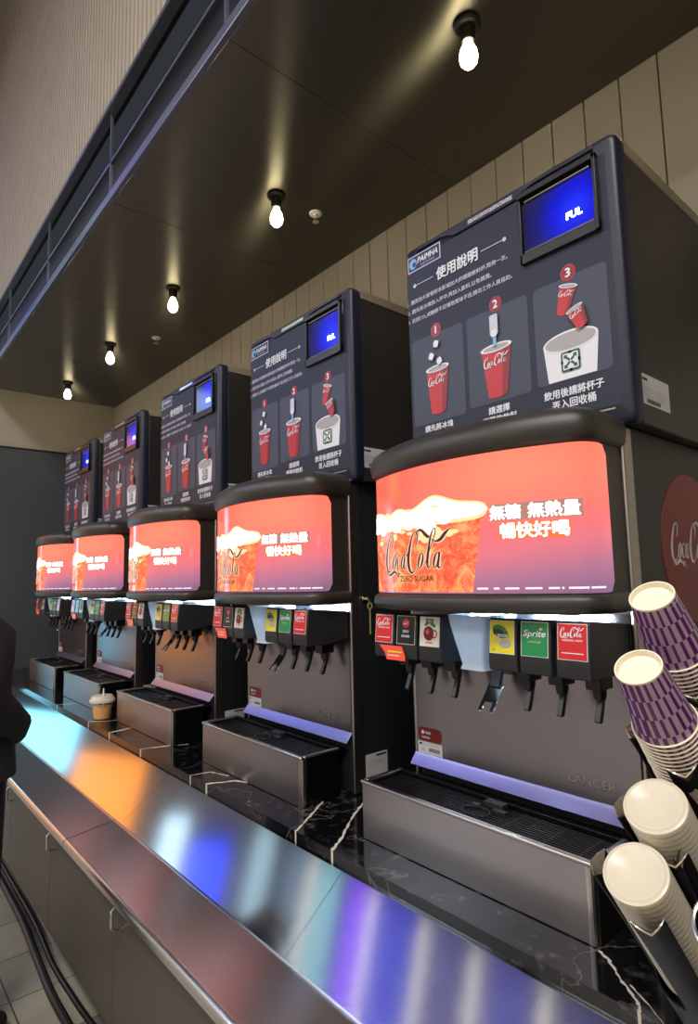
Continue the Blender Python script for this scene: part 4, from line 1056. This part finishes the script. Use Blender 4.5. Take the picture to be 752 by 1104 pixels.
# =================================================================== HALL FITTINGS (what the steel mirrors)
def led_screen(c, w, h, nrm, col, strength, label):
    """hanging advertising screen: frame + lit panel"""
    e = empty('advertising_screen', c); n_ = Vector(nrm).normalized(); u = Vector((0, 0, 1)).cross(n_).normalized(); v = n_.cross(u).normalized(); c = Vector(c)
    b = MB(); f = lambda a, bb, d: tuple(c + u * a + v * bb + n_ * d)
    def slab(hw, hh, d0, d1, mat): b.add([f(a, q, d) for a in (-hw, hw) for q in (-hh, hh) for d in (d0, d1)], [(0,1,3,2),(4,6,7,5),(0,4,5,1),(2,3,7,6),(0,2,6,4),(1,5,7,3)], mat)
    slab(w / 2 + .04, h / 2 + .04, -.08, 0, 'black_plastic'); b.build('frame', e)
    b = MB(); slab(w / 2, h / 2, .001, .006, emis('screen_' + col[1:], col, strength)); b.build('lit_panel', e)
    for s_ in (-1, 1):
        b = MB(); p = c + u * (s_ * w * .4) + v * (h / 2); b.tube([tuple(p), (p.x, p.y, 8.6)], .012, 'black_plastic', 6); b.build('hanger', e)
    tag(e, label, 'screen', 'advertising screens hung in the hall')
led_screen((-8.85, -1.15, 1.55), 1.1, 2.4, (1, .0, 0), '#86e2ff', 3.4, 'tall cyan advertising screen at the far end of the hall')
led_screen((-8.85, -2.15, 3.40), 1.5, 1.1, (1, .0, 0), '#ff9838', 2.6, 'wide amber advertising screen at the far end of the hall')
led_screen((-8.85, -3.0, 1.3), 1.1, 2.2, (1, .0, 0), '#ffa048', 1.4, 'upright amber advertising screen near the floor at the far end of the hall')
led_screen((-8.85, -3.1, 4.72), 1.8, .45, (1, 0, 0), '#d8f4ff', 3.0, 'long white advertising screen high at the far end of the hall')
led_screen((-8.85, -3.5, 5.45), 1.8, .7, (1, 0, 0), '#3a4cff', 3.5, 'blue advertising screen high at the far end of the hall')
def coffer(x0, x1, col, st, label):
    e = empty('lit_ceiling_panel', ((x0 + x1) / 2, -3.6, 6.4)); b = MB(); b.box(x0, x1, -5.0, -2.2, 6.34, 6.399, 'black_plastic'); b.build('frame', e)
    b = MB()
    for yy in (-4.6, -2.6): b.tube([((x0 + x1) / 2, yy, 6.4), ((x0 + x1) / 2, yy, 8.6)], .01, 'black_plastic', 6)
    b.build('hanger', e)
    b = MB(); b.box(x0 + .04, x1 - .04, -4.96, -2.24, 6.335, 6.3395, emis('coffer_' + col[1:], col, st)); b.build('diffuser', e)
    tag(e, label, 'ceiling panel', 'coloured lit panels in the hall ceiling')
coffer(-8.9, -8.25, '#cfeef6', 1.5, 'pale cyan lit panel hung below the hall ceiling')
coffer(-7.9, -7.3, '#9ab4b8', .8, 'dim grey lit panel hung below the hall ceiling')
coffer(-7.1, -6.5, '#9fe0e4', 1.4, 'cyan lit panel hung below the hall ceiling')
coffer(-6.4, -5.9, '#8a3cff', 2.0, 'violet lit panel hung below the hall ceiling')
coffer(-5.8, -5.0, '#4c56f0', 1.2, 'blue lit panel hung below the hall ceiling')
coffer(-4.8, -4.2, '#7a78c8', .8, 'grey violet lit panel hung below the hall ceiling')
coffer(-4.0, -3.3, '#7a78e0', .8, 'lilac lit panel hung below the hall ceiling')
coffer(-3.1, -2.2, '#8a86c8', .6, 'grey lilac lit panel hung below the hall ceiling')
M['tube_glow'] = emis('tube_glow', '#fff2e4', 12)
for k, x in enumerate((-3.2, -4.1, -4.9, -5.85, -7.2)):
    b = MB(); b.tube([(x, -4.9, 6.33), (x, -2.3, 6.33)], .010, 'tube_glow', 8); b.tube([(x, -3.6, 6.34), (x, -3.6, 8.6)], .005, 'black_plastic', 6); e = b.build('tube_light'); tag(e, 'thin white tube light among the coloured panels of the hall ceiling', 'tube light', 'thin tube lights in the hall ceiling')

def area(name, loc, rot, sx_, sy_, e, col):
    a = bpy.data.lights.new(name, 'AREA'); a.shape = 'RECTANGLE'; a.size = sx_; a.size_y = sy_; a.energy = e; a.color = col
    o = bpy.data.objects.new(name, a); COL.objects.link(o); o.location = loc; o.rotation_euler = rot; return o
area('hall_fill', (1.5, -3.4, 6.2), (R(-20), R(12), 0), 2.6, 1.6, 420, (1, .96, .91))  # unseen area lights, added as fill from the hall side
area('hall_fill', (-2.2, -7.4, 6.2), (R(-15), 0, 0), 5.0, 1.0, 380, (1, .95, .9))
area('hall_fill', (-7.0, -7.0, 6.2), (0, 0, 0), 2.5, 1.5, 220, (.85, .93, 1))
w = bpy.data.worlds.new('world'); S.world = w; w.use_nodes = True
w.node_tree.nodes['Background'].inputs[0].default_value = (.55, .62, .75, 1); w.node_tree.nodes['Background'].inputs[1].default_value = .05

# =================================================================== CAMERA
fw = Vector((-0.7526332952924863, 0.6492219997197153, 0.1097903348998362)); rt = Vector((0.6511085985599475, 0.7586471711420207, -0.022628800222514907)); up = Vector((0.09798324192674064, -0.0544542426120729, 0.9936971469029541))
cam = bpy.data.cameras.new('camera'); co = bpy.data.objects.new('camera', cam); COL.objects.link(co)
mt = Matrix((rt, up, -fw)).transposed().to_4x4(); mt.translation = Vector((0.6155664, -1.4815691, 1.5799025)); co.matrix_world = mt
cam.sensor_fit = 'VERTICAL'; cam.sensor_height = 36; cam.lens = 636.49984 / 1104 * 36; cam.clip_start = .02; cam.clip_end = 60
S.camera = co
S.view_settings.view_transform = 'Standard'; S.view_settings.look = 'None'; S.view_settings.gamma = 1; S.view_settings.use_curve_mapping = False
S.view_settings.exposure = .12
S.cycles.max_bounces = 7; S.cycles.diffuse_bounces = 3; S.cycles.glossy_bounces = 4; S.cycles.transparent_max_bounces = 16; S.cycles.sample_clamp_indirect = 4; S.cycles.caustics_reflective = False
